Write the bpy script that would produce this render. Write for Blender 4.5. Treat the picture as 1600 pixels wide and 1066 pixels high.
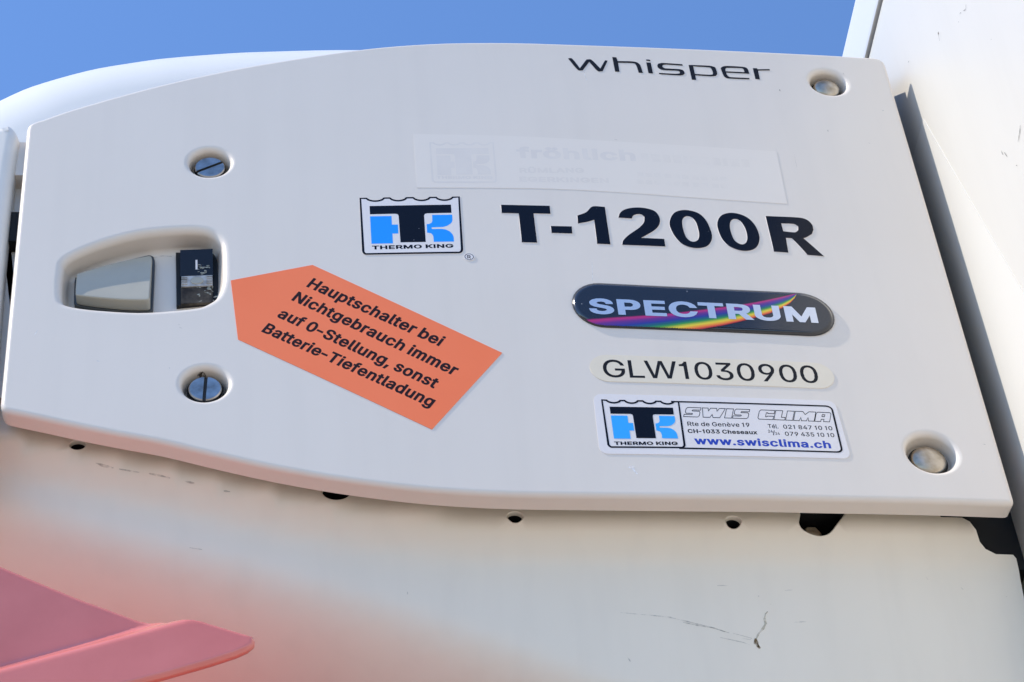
import bpy, math, random, json
from mathutils import Vector, Matrix
from mathutils.geometry import delaunay_2d_cdt
random.seed(7)
for o in list(bpy.data.objects): bpy.data.objects.remove(o)
S = bpy.context.scene
COL = S.collection
# traced measurements, in units of 10 micrometres on the curved cover (u along it, v up) or in metres
D = json.loads(r'''{"fonts":{"medium":{"0":[441,[[[127,486],[91,449],[64,396],[48,330],[44,214],[64,112],[91,60],[127,22],[172,-2],[227,-10],[281,-2],[326,22],[363,60],[389,112],
[405,178],[409,294],[389,396],[362,449],[326,486],[281,511],[227,519],[172,511]],[[339,254],[325,145],[299,89],[273,66],[244,54],[210,54],[180,66],[144,105],
[122,169],[115,285],[128,364],[155,420],[180,443],[227,457],[273,443],[299,420],[318,386],[325,364]]]],"1":[318,[[[53,427],[53,372],[145,372],[145,-3],
[220,-3],[220,512],[165,512],[146,472],[117,443]]]],"3":[441,[[[230,292],[377,460],[377,512],[65,512],[65,449],[283,449],[152,300],[152,245],[259,237],
[296,215],[311,195],[324,145],[311,95],[273,64],[219,53],[167,62],[130,89],[112,135],[39,135],[47,90],[66,55],[111,16],[172,-6],[244,-9],[311,9],[362,48],
[385,83],[397,123],[397,166],[386,206],[363,241],[310,279],[265,291]]]],"9":[441,[[[309,296],[276,260],[226,246],[177,260],[143,296],[130,352],[143,406],
[177,443],[226,457],[276,443],[309,406],[322,350]],[[102,235],[153,203],[195,193],[218,192],[259,199],[272,212],[121,-3],[203,-3],[319,166],[378,269],[394,347],
[389,394],[372,435],[331,484],[272,513],[226,519],[160,507],[122,485],[92,456],[70,418],[59,352],[69,286]]]],"G":[508,[[[406,471],[342,507],[265,519],[202,511],
[146,487],[99,447],[64,394],[42,330],[35,254],[42,178],[64,115],[100,62],[146,22],[204,-2],[269,-10],[327,-3],[379,16],[422,48],[455,89],[476,140],[483,200],
[483,259],[278,259],[278,196],[410,196],[399,142],[370,95],[326,66],[269,56],[205,69],[155,107],[130,146],[114,195],[108,254],[121,339],[154,402],[204,440],
[265,453],[313,445],[353,425],[383,391],[405,346],[481,346],[453,418]]]],"L":[381,[[[366,-3],[366,60],[130,60],[130,512],[55,512],[55,-3]]]],"W":[674,[[[195,95],
[193,67],[192,95],[86,512],[9,512],[151,-3],[234,-3],[340,394],[343,431],[346,390],[451,-3],[534,-3],[677,512],[599,512],[494,95],[492,68],[491,95],[384,512],
[302,512]]]]},"regular":{".":[207,[[[137,3],[154,41],[137,79],[95,96],[54,79],[37,41],[54,3],[95,-13]]]],"/":[268,[[[169,541],[-2,-84],[80,-84],[251,541]]]],
"0":[472,[[[122,490],[85,452],[58,398],[41,331],[37,213],[58,110],[85,57],[123,18],[170,-7],[227,-15],[283,-7],[330,18],[369,57],[395,110],[412,177],[416,295],
[395,398],[368,451],[330,490],[283,516],[227,524],[170,516]],[[332,254],[318,146],[294,92],[257,63],[211,59],[183,70],[150,107],[129,170],[122,284],[134,363],
[161,417],[183,439],[227,452],[270,439],[293,417],[318,363]]]],"1":[349,[[[46,431],[46,367],[138,367],[138,-8],[227,-8],[227,517],[160,517],[140,475],[114,447]]]],
"2":[472,[[[271,519],[225,524],[158,512],[119,493],[76,446],[55,385],[53,354],[137,354],[150,409],[178,440],[224,452],[267,442],[297,415],[308,371],[300,330],
[272,287],[52,50],[52,-8],[401,-8],[401,65],[173,65],[346,254],[382,315],[393,371],[381,431],[359,466],[312,504]]]],"3":[472,[[[31,140],[41,88],[60,52],
[108,12],[171,-11],[244,-14],[314,5],[367,45],[391,81],[404,122],[404,167],[392,208],[368,244],[313,283],[244,298],[384,458],[384,517],[58,517],[58,444],
[270,444],[145,302],[145,240],[256,232],[299,202],[305,193],[317,144],[306,98],[270,68],[219,58],[170,67],[136,92],[117,140]]]],"4":[472,[[[355,-8],[355,97],
[425,97],[425,171],[355,171],[355,326],[270,326],[270,171],[125,171],[332,517],[240,517],[28,160],[28,97],[270,97],[270,-8]]]],"5":[472,[[[178,67],[148,94],
[130,138],[47,138],[55,91],[85,40],[135,4],[198,-14],[271,-9],[315,8],[352,35],[390,92],[402,138],[403,164],[390,234],[354,291],[299,329],[229,342],[174,333],
[148,318],[162,444],[378,444],[378,517],[85,517],[54,246],[131,238],[171,260],[231,268],[268,256],[303,217],[316,162],[303,108],[270,71],[221,58]]]],"7":[472,[[[50,517],
[50,444],[308,444],[78,-8],[172,-8],[403,447],[403,517]]]],"8":[472,[[[96,287],[131,265],[93,247],[54,198],[40,136],[45,94],[77,42],[111,14],[152,-5],[226,-15],
[300,-5],[360,27],[399,74],[413,136],[398,199],[359,247],[322,265],[356,287],[380,320],[394,380],[389,419],[359,469],[311,505],[249,522],[182,519],[122,495],
[80,454],[63,419],[58,380],[64,340]],[[324,139],[313,96],[280,67],[226,57],[172,67],[139,96],[128,139],[140,184],[175,216],[226,227],[277,216],[312,184]],
[[145,376],[156,416],[183,442],[226,452],[269,442],[297,416],[307,376],[296,334],[268,307],[226,298],[184,307],[156,334]]]],"9":[472,[[[303,299],[273,264],
[226,251],[180,264],[149,299],[137,352],[149,403],[180,439],[226,452],[272,439],[303,403],[315,350]],[[97,231],[131,207],[172,191],[219,187],[253,193],
[109,-7],[206,-8],[325,164],[384,267],[401,346],[396,395],[379,438],[335,488],[274,518],[226,524],[157,511],[118,489],[86,459],[64,420],[53,376],[56,305],
[73,265]]]],"G":[539,[[[411,475],[344,512],[266,524],[200,516],[143,491],[94,450],[58,396],[35,331],[28,254],[35,177],[58,113],[95,59],[143,18],[202,-7],
[269,-15],[329,-8],[383,12],[427,44],[461,87],[483,139],[490,200],[490,264],[271,264],[271,191],[402,191],[385,127],[353,87],[306,65],[248,62],[191,83],
[160,110],[136,148],[121,196],[115,254],[127,338],[159,399],[207,436],[265,448],[311,440],[349,421],[377,388],[400,341],[491,341],[459,420]]]],"R":[468,[[[137,444],
[232,444],[294,432],[323,402],[333,352],[318,295],[294,275],[233,263],[137,263]],[[358,485],[292,512],[236,517],[48,517],[48,-8],[137,-8],[137,190],[239,190],
[346,-8],[448,-8],[331,205],[375,234],[410,287],[421,352],[417,397],[390,455]]]],"T":[468,[[[181,444],[181,-8],[269,-8],[269,444],[429,444],[429,517],[20,517],
[20,444]]]],"d":[443,[[[70,337],[44,296],[27,247],[23,159],[44,81],[70,40],[104,9],[170,-15],[196,-16],[257,-3],[301,33],[301,-8],[384,-8],[384,517],[299,517],
[299,347],[258,380],[197,392],[148,386],[126,378]],[[143,82],[121,119],[108,189],[120,259],[142,295],[176,317],[219,321],[256,306],[283,274],[288,261],
[300,189],[282,104],[256,71],[219,56],[176,59]]]],"e":[423,[[[58,60],[90,24],[133,-1],[184,-15],[213,-16],[288,-4],[344,33],[383,96],[301,114],[276,79],
[250,61],[196,55],[157,68],[128,97],[109,161],[383,161],[380,243],[368,285],[328,347],[270,382],[206,392],[154,386],[109,366],[72,334],[44,293],[27,244],
[23,158],[35,105]],[[292,229],[113,229],[120,266],[164,314],[220,321],[256,307],[287,266]]]],"l":[208,[[[126,100],[126,517],[41,517],[42,64],[55,29],[80,3],
[117,-9],[164,-9],[195,-3],[179,63],[148,60],[131,68]]]],"n":[429,[[[342,341],[301,376],[247,391],[184,387],[145,369],[120,344],[124,387],[41,387],[41,-8],
[126,-8],[126,226],[137,279],[167,310],[211,321],[241,316],[273,287],[283,255],[284,-8],[369,-8],[365,287]]]],"t":[246,[[[138,387],[138,479],[53,479],[53,387],
[-6,387],[-6,319],[53,319],[55,70],[70,31],[101,3],[143,-11],[194,-11],[227,-4],[211,63],[172,58],[146,67],[138,99],[138,319],[216,319],[216,387]]]],"v":[408,[[[92,387],
[0,387],[155,-8],[234,-8],[388,387],[297,387],[195,100]]]],"è":[423,[[[281,278],[287,266],[292,229],[113,229],[120,266],[164,314],[220,321],[245,314]],
[[23,158],[35,105],[58,60],[90,24],[133,-1],[184,-15],[213,-16],[288,-4],[344,33],[383,96],[301,114],[276,79],[250,61],[196,55],[157,68],[128,97],[109,161],
[383,161],[380,243],[368,285],[328,347],[270,382],[206,392],[154,386],[109,366],[72,334],[44,293],[27,244]],[[249,421],[190,537],[93,537],[174,421]]]],
"é":[423,[[[281,278],[287,266],[292,229],[113,229],[120,266],[164,314],[220,321],[245,314]],[[27,244],[23,158],[35,105],[58,60],[90,24],[133,-1],[184,-15],
[213,-16],[288,-4],[344,33],[383,96],[301,114],[276,79],[250,61],[196,55],[157,68],[128,97],[109,161],[383,161],[380,243],[368,285],[328,347],[270,382],
[206,392],[154,386],[109,366],[72,334],[44,293]],[[233,421],[314,537],[217,537],[158,421]]]]},"bold":{",":[222,[[[108,-141],[178,93],[42,93],[2,-141]]]],
"-":[356.0,[[[-3,266],[-3,166],[282,166],[282,266]]]],".":[222,[[[152,-8],[174,41],[152,90],[95,111],[39,90],[17,41],[39,-8],[95,-28]]]],"0":[487,[[[111,501],
[69,460],[40,403],[22,333],[18,213],[30,139],[52,76],[88,26],[137,-9],[194,-27],[259,-27],[316,-9],[365,26],[401,76],[423,139],[435,213],[431,333],[413,403],
[384,459],[342,501],[289,529],[227,538],[164,529]],[[313,254],[294,131],[260,82],[227,72],[193,82],[167,114],[147,172],[141,284],[160,378],[193,427],[227,438],
[260,427],[294,378]]]],"1":[364,[[[27,442],[27,353],[119,353],[119,-22],[246,-22],[246,531],[148,531],[124,483],[104,460]]]],"3":[487,[[[10,154],[15,107],
[45,44],[98,0],[142,-19],[218,-29],[298,-17],[345,5],[381,36],[408,75],[423,120],[423,169],[410,214],[382,254],[321,296],[277,308],[403,453],[403,531],
[39,531],[39,430],[234,430],[126,307],[126,226],[251,219],[287,186],[297,133],[291,107],[262,82],[219,72],[177,80],[152,101],[130,154]]]],"B":[490,[[[307,-18],
[357,-2],[397,22],[427,56],[448,114],[444,178],[428,216],[381,264],[373,267],[416,310],[429,372],[424,416],[408,453],[363,499],[320,520],[242,531],[29,531],
[29,-22],[248,-22]],[[245,209],[291,198],[314,172],[323,124],[310,97],[287,84],[244,79],[156,79],[156,209]],[[304,374],[296,338],[274,316],[235,307],[156,307],
[156,430],[274,425],[297,405]]]],"C":[544,[[[153,355],[186,402],[231,429],[266,434],[306,428],[338,410],[363,383],[387,326],[517,326],[475,429],[422,489],
[350,525],[269,538],[197,529],[133,503],[81,460],[42,403],[18,334],[9,254],[18,174],[42,105],[81,48],[134,6],[197,-20],[269,-29],[351,-16],[422,21],[475,80],
[517,182],[387,182],[363,126],[338,99],[306,81],[249,76],[200,95],[163,135],[139,198],[134,254],[136,283]]]],"H":[551,[[[361,531],[361,311],[156,311],[156,531],
[29,531],[29,-22],[156,-22],[156,210],[361,210],[361,-22],[488,-22],[488,531]]]],"N":[557,[[[29,-22],[156,-22],[155,311],[370,-22],[494,-22],[494,531],
[368,531],[368,197],[153,531],[29,531]]]],"S":[481,[[[149,527],[83,493],[49,461],[28,420],[21,372],[31,317],[64,273],[114,240],[282,185],[306,165],[314,130],
[306,108],[273,81],[224,71],[178,80],[143,109],[129,159],[2,159],[17,89],[38,47],[71,14],[140,-20],[224,-31],[312,-19],[359,2],[397,34],[424,71],[438,115],
[439,141],[424,208],[379,255],[324,284],[183,328],[148,360],[146,373],[155,405],[180,427],[227,437],[273,427],[299,401],[311,356],[435,356],[423,422],[402,462],
[351,507],[281,533],[227,538]]]],"T":[483,[[[162,430],[162,-22],[288,-22],[288,430],[448,430],[448,531],[1,531],[1,430]]]],"a":[423,[[[34,17],[63,-7],[84,-16],
[160,-31],[227,-20],[246,-8],[246,-22],[368,-22],[367,274],[358,314],[348,333],[304,378],[247,401],[193,406],[123,396],[61,364],[20,318],[-1,277],[113,248],
[140,285],[161,301],[196,309],[225,302],[239,286],[244,254],[117,232],[61,212],[15,173],[-1,110],[12,49]],[[269,161],[245,155],[236,105],[212,79],[169,67],
[142,73],[129,86],[124,105],[129,125],[146,138]]]],"b":[458,[[[330,-2],[370,31],[398,75],[415,129],[420,220],[409,277],[385,325],[351,363],[306,391],[256,405],
[227,406],[158,394],[145,384],[145,531],[22,531],[22,-22],[143,-22],[143,-5],[158,-16],[226,-30],[283,-23]],[[165,99],[155,122],[144,189],[159,268],[187,300],
[232,307],[269,285],[286,254],[297,189],[281,111],[244,72],[197,72]]]],"c":[430,[[[208,-30],[270,-22],[324,3],[367,43],[407,117],[286,143],[266,101],[252,84],
[233,73],[182,72],[142,113],[127,187],[142,263],[173,299],[206,308],[233,304],[251,293],[286,236],[407,262],[365,335],[323,374],[269,398],[208,406],[151,399],
[100,379],[59,345],[28,301],[10,247],[3,187],[16,101],[42,52],[78,13],[125,-14],[150,-23]]]],"d":[458,[[[55,346],[27,302],[9,250],[4,158],[27,75],[55,31],
[94,-2],[142,-23],[198,-30],[265,-16],[282,-4],[282,-22],[403,-22],[403,531],[280,531],[280,383],[266,394],[198,406],[142,399],[119,391]],[[143,111],[127,189],
[142,265],[172,299],[216,307],[253,286],[270,256],[281,189],[265,110],[236,77],[192,70],[181,72]]]],"e":[438,[[[42,52],[78,13],[126,-14],[181,-29],[214,-30],
[295,-17],[358,24],[413,106],[292,130],[263,89],[243,74],[187,71],[150,95],[130,147],[402,147],[399,246],[385,291],[341,357],[277,395],[207,406],[148,399],
[98,378],[57,343],[27,300],[9,247],[4,157],[17,101]],[[270,243],[137,243],[138,260],[172,301],[218,307],[251,289],[268,262]]]],"f":[288,[[[185,552],[121,539],
[72,500],[54,467],[50,401],[-25,401],[-25,305],[50,305],[50,-22],[173,-22],[173,305],[259,305],[259,401],[173,401],[181,447],[178,447],[195,452],[247,440],
[282,536],[228,549]]]],"g":[459,[[[27,80],[57,38],[120,-3],[169,-16],[197,-17],[265,-5],[280,6],[276,-38],[253,-65],[209,-75],[166,-67],[108,-13],[5,-62],
[61,-127],[124,-161],[207,-173],[301,-157],[343,-135],[375,-103],[397,-60],[403,-9],[403,401],[282,401],[282,382],[266,394],[198,406],[143,399],[95,379],
[57,347],[27,302],[9,251],[4,161],[9,131]],[[260,278],[270,257],[281,193],[266,118],[238,88],[192,82],[155,101],[139,130],[128,193],[142,267],[171,300],
[217,307],[228,304]]]],"h":[444,[[[369,331],[328,377],[290,397],[227,406],[178,400],[132,379],[145,531],[22,531],[22,-22],[145,-22],[145,225],[154,272],
[177,297],[224,306],[250,289],[264,253],[265,-22],[388,-22],[387,266]]]],"i":[201,[[[84,419],[137,438],[160,483],[138,529],[84,548],[31,529],[7,483],[31,438]],
[[22,-22],[145,-22],[145,401],[22,401]]]],"l":[223,[[[145,531],[22,531],[23,62],[38,22],[51,5],[91,-18],[166,-23],[218,-14],[194,78],[151,74]]]],"m":[644,[[[211,307],
[236,288],[243,259],[243,-22],[366,-22],[366,244],[373,279],[390,300],[429,307],[453,296],[465,253],[465,-22],[588,-22],[587,278],[577,321],[544,370],[509,393],
[438,408],[368,396],[321,363],[290,391],[244,407],[217,408],[159,397],[137,381],[143,401],[22,401],[22,-22],[145,-22],[145,235],[154,278],[174,300]]]],
"n":[444,[[[369,331],[328,377],[290,397],[227,406],[178,400],[137,382],[143,401],[22,401],[22,-22],[145,-22],[145,225],[154,272],[177,297],[224,306],[250,289],
[264,253],[265,-22],[388,-22],[387,266]]]],"o":[449,[[[10,247],[3,187],[16,101],[42,52],[78,13],[125,-14],[178,-29],[237,-29],[315,-3],[356,31],[387,75],
[406,128],[411,218],[398,275],[373,324],[338,363],[290,391],[237,405],[178,405],[125,391],[78,363],[42,324],[28,301]],[[222,70],[182,72],[142,113],[127,187],
[142,263],[173,299],[207,308],[242,299],[272,264],[288,187],[273,112],[251,84]]]],"p":[458,[[[420,220],[409,277],[385,325],[351,363],[306,391],[256,405],
[227,406],[158,394],[143,383],[143,401],[22,401],[22,-165],[145,-165],[145,-6],[160,-16],[226,-30],[283,-23],[330,-2],[370,31],[398,75],[415,129]],[[165,99],
[155,122],[144,189],[159,268],[187,300],[232,307],[269,285],[286,254],[297,189],[281,111],[244,72],[197,72]]]],"r":[293,[[[143,390],[143,401],[22,401],
[22,-22],[145,-22],[145,234],[154,272],[174,295],[209,304],[274,296],[274,406],[191,406]]]],"s":[399,[[[202,134],[230,119],[235,92],[219,75],[169,68],[142,78],
[115,133],[-2,111],[17,54],[40,22],[100,-18],[180,-30],[251,-21],[309,7],[349,51],[361,86],[361,129],[343,170],[311,201],[264,223],[182,244],[141,266],
[144,293],[175,310],[221,300],[254,252],[370,275],[323,354],[267,393],[187,406],[105,391],[68,371],[29,329],[17,293],[17,251],[35,210],[69,178],[90,166]]]],
"t":[261,[[[157,401],[157,493],[34,493],[34,401],[-25,401],[-25,305],[34,305],[36,67],[54,23],[91,-9],[141,-25],[196,-25],[250,-14],[226,79],[174,72],[162,78],
[157,101],[157,305],[235,305],[235,401]]]],"u":[444,[[[22,401],[23,114],[33,69],[53,31],[82,3],[139,-22],[207,-26],[254,-13],[276,-1],[267,-22],[388,-22],
[388,401],[265,401],[265,156],[255,108],[233,82],[198,72],[168,82],[148,112],[145,145],[145,401]]]],"w":[601,[[[-19,401],[115,-22],[222,-22],[284,187],
[345,-22],[452,-22],[587,401],[456,401],[398,197],[340,401],[228,401],[170,195],[111,401]]]],"x":[413,[[[190,290],[117,401],[-26,400],[117,195],[-34,-20],
[108,-22],[189,99],[270,-22],[413,-20],[262,192],[407,400],[265,401]]]]},"heavy":{"A":[511,[[[-31,-30],[108,-30],[158,112],[321,112],[372,-30],[510,-30],
[299,539],[178,539]],[[201,229],[239,344],[256,292],[277,229]]]],"C":[541,[[[155,351],[187,396],[231,421],[266,426],[305,420],[337,403],[361,378],[386,318],
[520,318],[477,433],[423,495],[351,533],[269,546],[196,537],[132,509],[79,465],[40,406],[16,335],[7,254],[16,173],[40,101],[79,43],[133,-1],[196,-28],[269,-37],
[352,-24],[423,14],[477,76],[520,190],[386,190],[361,131],[337,106],[305,89],[249,84],[201,102],[165,139],[141,200],[138,282]]]],"E":[450,[[[158,316],[158,422],
[405,422],[405,539],[27,539],[27,-30],[408,-30],[408,87],[158,87],[158,199],[388,199],[388,316]]]],"G":[551,[[[424,493],[351,533],[267,546],[194,537],[131,509],
[78,465],[39,406],[15,335],[7,254],[15,173],[39,103],[79,44],[131,0],[196,-28],[269,-37],[334,-29],[393,-8],[442,28],[480,76],[503,134],[511,199],[511,286],
[250,286],[250,169],[378,169],[359,125],[316,91],[250,84],[202,101],[165,140],[141,200],[138,282],[155,351],[187,396],[231,421],[264,426],[305,419],[336,403],
[359,376],[387,319],[522,319],[478,432]]]],"H":[548,[[[359,539],[359,319],[158,319],[158,539],[27,539],[27,-30],[158,-30],[158,202],[359,202],[359,-30],
[490,-30],[490,539]]]],"I":[216,[[[27,-30],[158,-30],[158,539],[27,539]]]],"K":[498,[[[350,539],[157,331],[158,539],[27,539],[27,-30],[158,-30],[158,155],
[195,197],[355,-30],[508,-27],[285,286],[509,533]]]],"L":[424,[[[394,-30],[394,87],[158,87],[158,539],[27,539],[27,-30]]]],"M":[659,[[[155,-30],[155,241],
[264,-30],[365,-30],[471,240],[471,-30],[601,-30],[601,539],[453,539],[315,179],[175,539],[27,539],[27,-30]]]],"N":[554,[[[27,-30],[158,-30],[158,301],
[369,-30],[496,-30],[496,539],[366,539],[366,207],[154,539],[27,539]]]],"O":[564,[[[338,537],[267,546],[196,537],[132,509],[80,465],[40,406],[16,335],[7,254],
[16,173],[40,101],[80,43],[133,-1],[196,-28],[267,-37],[338,-28],[401,-1],[454,43],[494,101],[518,173],[526,254],[518,335],[494,406],[454,465],[402,509]],
[[249,424],[301,421],[346,397],[378,352],[396,283],[393,200],[368,139],[332,102],[284,84],[232,88],[189,112],[155,157],[138,226],[141,308],[165,369],[202,408]]]],
"P":[476,[[[261,420],[302,391],[310,348],[295,294],[262,275],[158,272],[158,422]],[[266,157],[324,170],[370,195],[405,230],[429,274],[442,348],[429,421],
[405,465],[370,500],[324,525],[236,539],[27,539],[27,-30],[158,-30],[158,156]]]],"R":[480,[[[158,422],[230,422],[290,409],[303,393],[311,352],[296,303],
[287,296],[231,285],[158,285]],[[370,503],[324,525],[237,539],[27,539],[27,-30],[158,-30],[158,168],[237,168],[227,168],[333,-30],[484,-30],[361,194],[348,190],
[390,218],[419,257],[437,302],[441,377],[430,426],[407,468]]]],"S":[478,[[[148,535],[82,500],[48,465],[26,422],[19,371],[29,314],[63,267],[113,233],[281,178],
[304,160],[312,132],[305,113],[273,88],[224,79],[179,87],[144,113],[131,167],[0,167],[15,86],[37,43],[70,8],[115,-19],[194,-38],[255,-38],[313,-27],[361,-5],
[399,28],[426,68],[440,114],[441,142],[425,212],[380,262],[325,292],[184,335],[150,363],[148,372],[157,400],[181,420],[227,429],[272,420],[298,396],[309,348],
[438,348],[425,424],[404,467],[372,499],[330,525],[282,540],[227,546]]]],"T":[480,[[[160,422],[160,-30],[290,-30],[290,422],[450,422],[450,539],[-1,539],
[-1,422]]]],"U":[548,[[[158,164],[157,539],[27,539],[29,144],[44,89],[72,41],[114,3],[166,-23],[226,-37],[292,-37],[351,-23],[403,3],[445,41],[474,90],
[489,144],[490,539],[360,539],[357,151],[334,109],[291,85],[227,85],[183,109]]]],"c":[427,[[[208,-38],[271,-30],[325,-4],[368,38],[410,122],[285,152],[264,105],
[251,90],[233,81],[182,80],[144,117],[129,187],[144,259],[174,292],[206,300],[232,296],[250,287],[262,272],[285,227],[409,257],[367,340],[324,381],[269,406],
[209,414],[150,407],[99,385],[57,350],[26,304],[8,249],[1,187],[15,98],[41,47],[76,7],[124,-22],[150,-31]]]],"f":[285,[[[48,409],[-27,409],[-27,297],[48,297],
[48,-30],[175,-30],[175,297],[261,297],[261,409],[175,409],[183,442],[208,442],[249,430],[284,541],[228,557],[185,560],[120,547],[70,506],[52,469]]]],"h":[441,[[[371,335],
[329,384],[291,404],[227,414],[178,408],[133,387],[147,539],[20,539],[20,-30],[147,-30],[147,224],[156,268],[178,290],[223,298],[254,276],[263,234],[263,-30],
[390,-30],[389,267]]]],"i":[198,[[[84,411],[139,432],[162,483],[139,535],[84,556],[29,535],[5,483],[30,432]],[[20,-30],[147,-30],[147,409],[20,409]]]],
"l":[220,[[[147,539],[20,539],[21,61],[37,18],[49,0],[68,-16],[115,-31],[166,-31],[220,-20],[196,87],[150,84]]]],"r":[290,[[[145,398],[145,409],[20,409],
[20,-30],[147,-30],[147,233],[156,268],[175,288],[209,296],[276,287],[276,414],[191,414]]]],"Ü":[548,[[[214,89],[177,117],[158,164],[157,539],[27,539],
[29,144],[44,89],[72,41],[114,3],[166,-23],[226,-37],[292,-37],[351,-23],[403,3],[445,41],[474,90],[489,144],[490,539],[360,539],[357,151],[334,109],[291,85],
[276,83]],[[277,664],[258,622],[242,664],[187,685],[133,664],[110,612],[133,561],[187,540],[242,561],[258,602],[277,561],[331,539],[384,561],[407,612],
[384,664],[331,686]]]],"ö":[446,[[[8,249],[1,187],[15,98],[41,47],[76,7],[124,-22],[178,-37],[237,-37],[291,-22],[316,-10],[358,26],[389,72],[408,127],
[413,219],[400,278],[374,329],[339,369],[291,399],[237,413],[178,413],[124,399],[76,369],[41,329],[26,304]],[[207,76],[174,84],[140,126],[129,187],[144,259],
[174,292],[221,299],[258,279],[275,249],[286,187],[271,116],[250,90]],[[279,555],[226,535],[208,493],[189,535],[136,555],[82,535],[59,483],[82,432],[136,410],
[189,432],[208,473],[226,432],[279,410],[333,432],[356,483],[333,535]]]]}},"texts":{"arrow":[["bold","Hauptschalter bei",[-13334,-1122],[8219,-5493],[514,807]],
["bold","Nichtgebrauch immer",[-14304,-2359],[9943,-6840],[507,796]],["bold","auf 0-Stellung, sonst",[-15249,-3869],[9599,-6439],[499,784]],["bold","Batterie-Tiefentladung",[-16216,-5183],
[10278,-6718],[492,773]]],"serial":[["medium","GLW1030900",[5074,-9245],[13744,-188],[0,1539]]],"service":[["regular","Rte de Genève 19",[9837,-13359],
[3898,-19],[0,358]],["bold","CH-1033 Cheseaux",[9779,-13959],[4360,-26],[0,334]],["regular","Tél.",[14889,-13430],[660,-20],[0,337]],["regular","021 847 10 10",[15851,-13458],
[3112,-42],[0,342]],["regular","24",[14830,-13816],[293,-9],[0,238]],["regular","/",[15094,-13982],[165,-1],[0,341]],["regular","24",[15260,-13983],[281,-9],
[0,216]],["regular","079 435 10 10",[15870,-14053],[3113,-32],[0,341]]],"web":[["bold","www.swisclima.ch",[10083,-14896],[8531,-148],[0,620]]],"spectrum":[["heavy","SPECTRUM",[4699,-3701],
[14932,-400],[0,1434]]],"tk_big":[["heavy","THERMO KING",[-8983,2350],[5341,206],[0,370]]],"tk_small":[["heavy","THERMO KING",[5099,-15027],[3928,40],[0,282]]],
"fro":[["heavy","fröhlich",[1257,11680],[8223,-73],[0,1180]],["heavy","RÜMLANG",[1310,10134],[4440,125],[0,505]],["heavy","EGERKINGEN",[1239,9241],[6106,11],
[0,501]]],"fro_logo":[["heavy","THERMO KING",[-4386,9404],[3816,61],[0,302]]],"reg":[["regular","R",[-2802,1505],[226,2],[0,319]]]},"model":[[[[-219,6833],
[3061,6796],[3046,5987],[1908,6004],[1905,3115],[895,3138],[910,5983],[-224,6004]]],[[[2953,4783],[4359,4774],[4333,4062],[2949,4092]]],[[[5960,6811],[6144,6849],
[6354,6840],[6576,6812],[6792,6793],[6784,3066],[5896,3104],[5938,5470],[5818,5412],[5700,5354],[5577,5297],[5444,5245],[5296,5200],[5138,5159],[4975,5120],
[4815,5080],[4834,5863],[4996,5947],[5161,6027],[5321,6115],[5470,6220],[5594,6366],[5702,6539],[5816,6700]]],[[[7599,5732],[7636,5858],[7669,5987],[7709,6111],
[7768,6227],[7846,6334],[7939,6434],[8046,6525],[8169,6603],[8317,6670],[8485,6726],[8663,6769],[8841,6797],[9019,6810],[9203,6809],[9385,6792],[9559,6759],
[9729,6711],[9897,6649],[10050,6567],[10174,6460],[10268,6317],[10338,6145],[10385,5962],[10411,5787],[10414,5622],[10395,5458],[10357,5299],[10305,5147],
[10239,5003],[10157,4867],[10061,4735],[9952,4607],[9825,4479],[9680,4354],[9532,4235],[9394,4126],[9270,4029],[9154,3942],[9040,3860],[8925,3775],[10461,3723],
[10455,2973],[7562,3047],[7585,3155],[7605,3264],[7633,3374],[7681,3486],[7758,3611],[7855,3743],[7969,3880],[8097,4021],[8279,4200],[8499,4400],[8718,4601],
[8898,4781],[9016,4919],[9119,5054],[9206,5188],[9276,5322],[9321,5456],[9346,5589],[9361,5722],[9381,5856],[9337,5924],[9294,5995],[9248,6059],[9194,6105],
[9129,6128],[9055,6134],[8979,6129],[8907,6116],[8838,6096],[8768,6067],[8703,6029],[8647,5979],[8602,5915],[8565,5838],[8532,5756],[8497,5677]]],[[[11012,5279],
[11038,5438],[11079,5605],[11131,5770],[11193,5923],[11265,6065],[11347,6201],[11441,6324],[11546,6428],[11666,6512],[11801,6580],[11942,6630],[12083,6664],
[12226,6679],[12371,6677],[12517,6658],[12659,6623],[12802,6574],[12944,6511],[13080,6429],[13201,6325],[13307,6196],[13400,6046],[13482,5879],[13553,5700],
[13613,5502],[13661,5286],[13699,5066],[13728,4859],[13751,4665],[13766,4478],[13769,4297],[13758,4122],[13730,3951],[13689,3785],[13635,3628],[13570,3486],
[13495,3358],[13408,3241],[13309,3139],[13196,3054],[13061,2987],[12909,2936],[12752,2902],[12600,2886],[12456,2886],[12314,2904],[12175,2939],[12042,2989],
[11912,3053],[11787,3131],[11668,3228],[11558,3346],[11459,3492],[11367,3663],[11285,3845],[11214,4022],[11156,4196],[11108,4373],[11071,4546],[11042,4709],
[11019,4858],[11005,4997],[11001,5134]],[[11882,5312],[11899,5456],[11923,5587],[11957,5704],[12003,5806],[12062,5894],[12135,5968],[12214,6023],[12295,6052],
[12381,6053],[12473,6029],[12562,5982],[12640,5917],[12703,5829],[12757,5718],[12803,5592],[12840,5457],[12866,5311],[12883,5151],[12894,4986],[12900,4824],
[12906,4662],[12908,4498],[12903,4338],[12888,4192],[12864,4057],[12830,3931],[12789,3819],[12740,3725],[12681,3650],[12613,3592],[12541,3550],[12470,3526],
[12400,3519],[12328,3528],[12258,3555],[12193,3599],[12132,3660],[12074,3738],[12023,3834],[11979,3946],[11946,4081],[11921,4235],[11902,4402],[11888,4573],
[11877,4756],[11871,4951],[11872,5142]]],[[[14268,5305],[14296,5470],[14338,5627],[14390,5774],[14453,5909],[14525,6033],[14606,6146],[14699,6246],[14803,6331],
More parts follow.
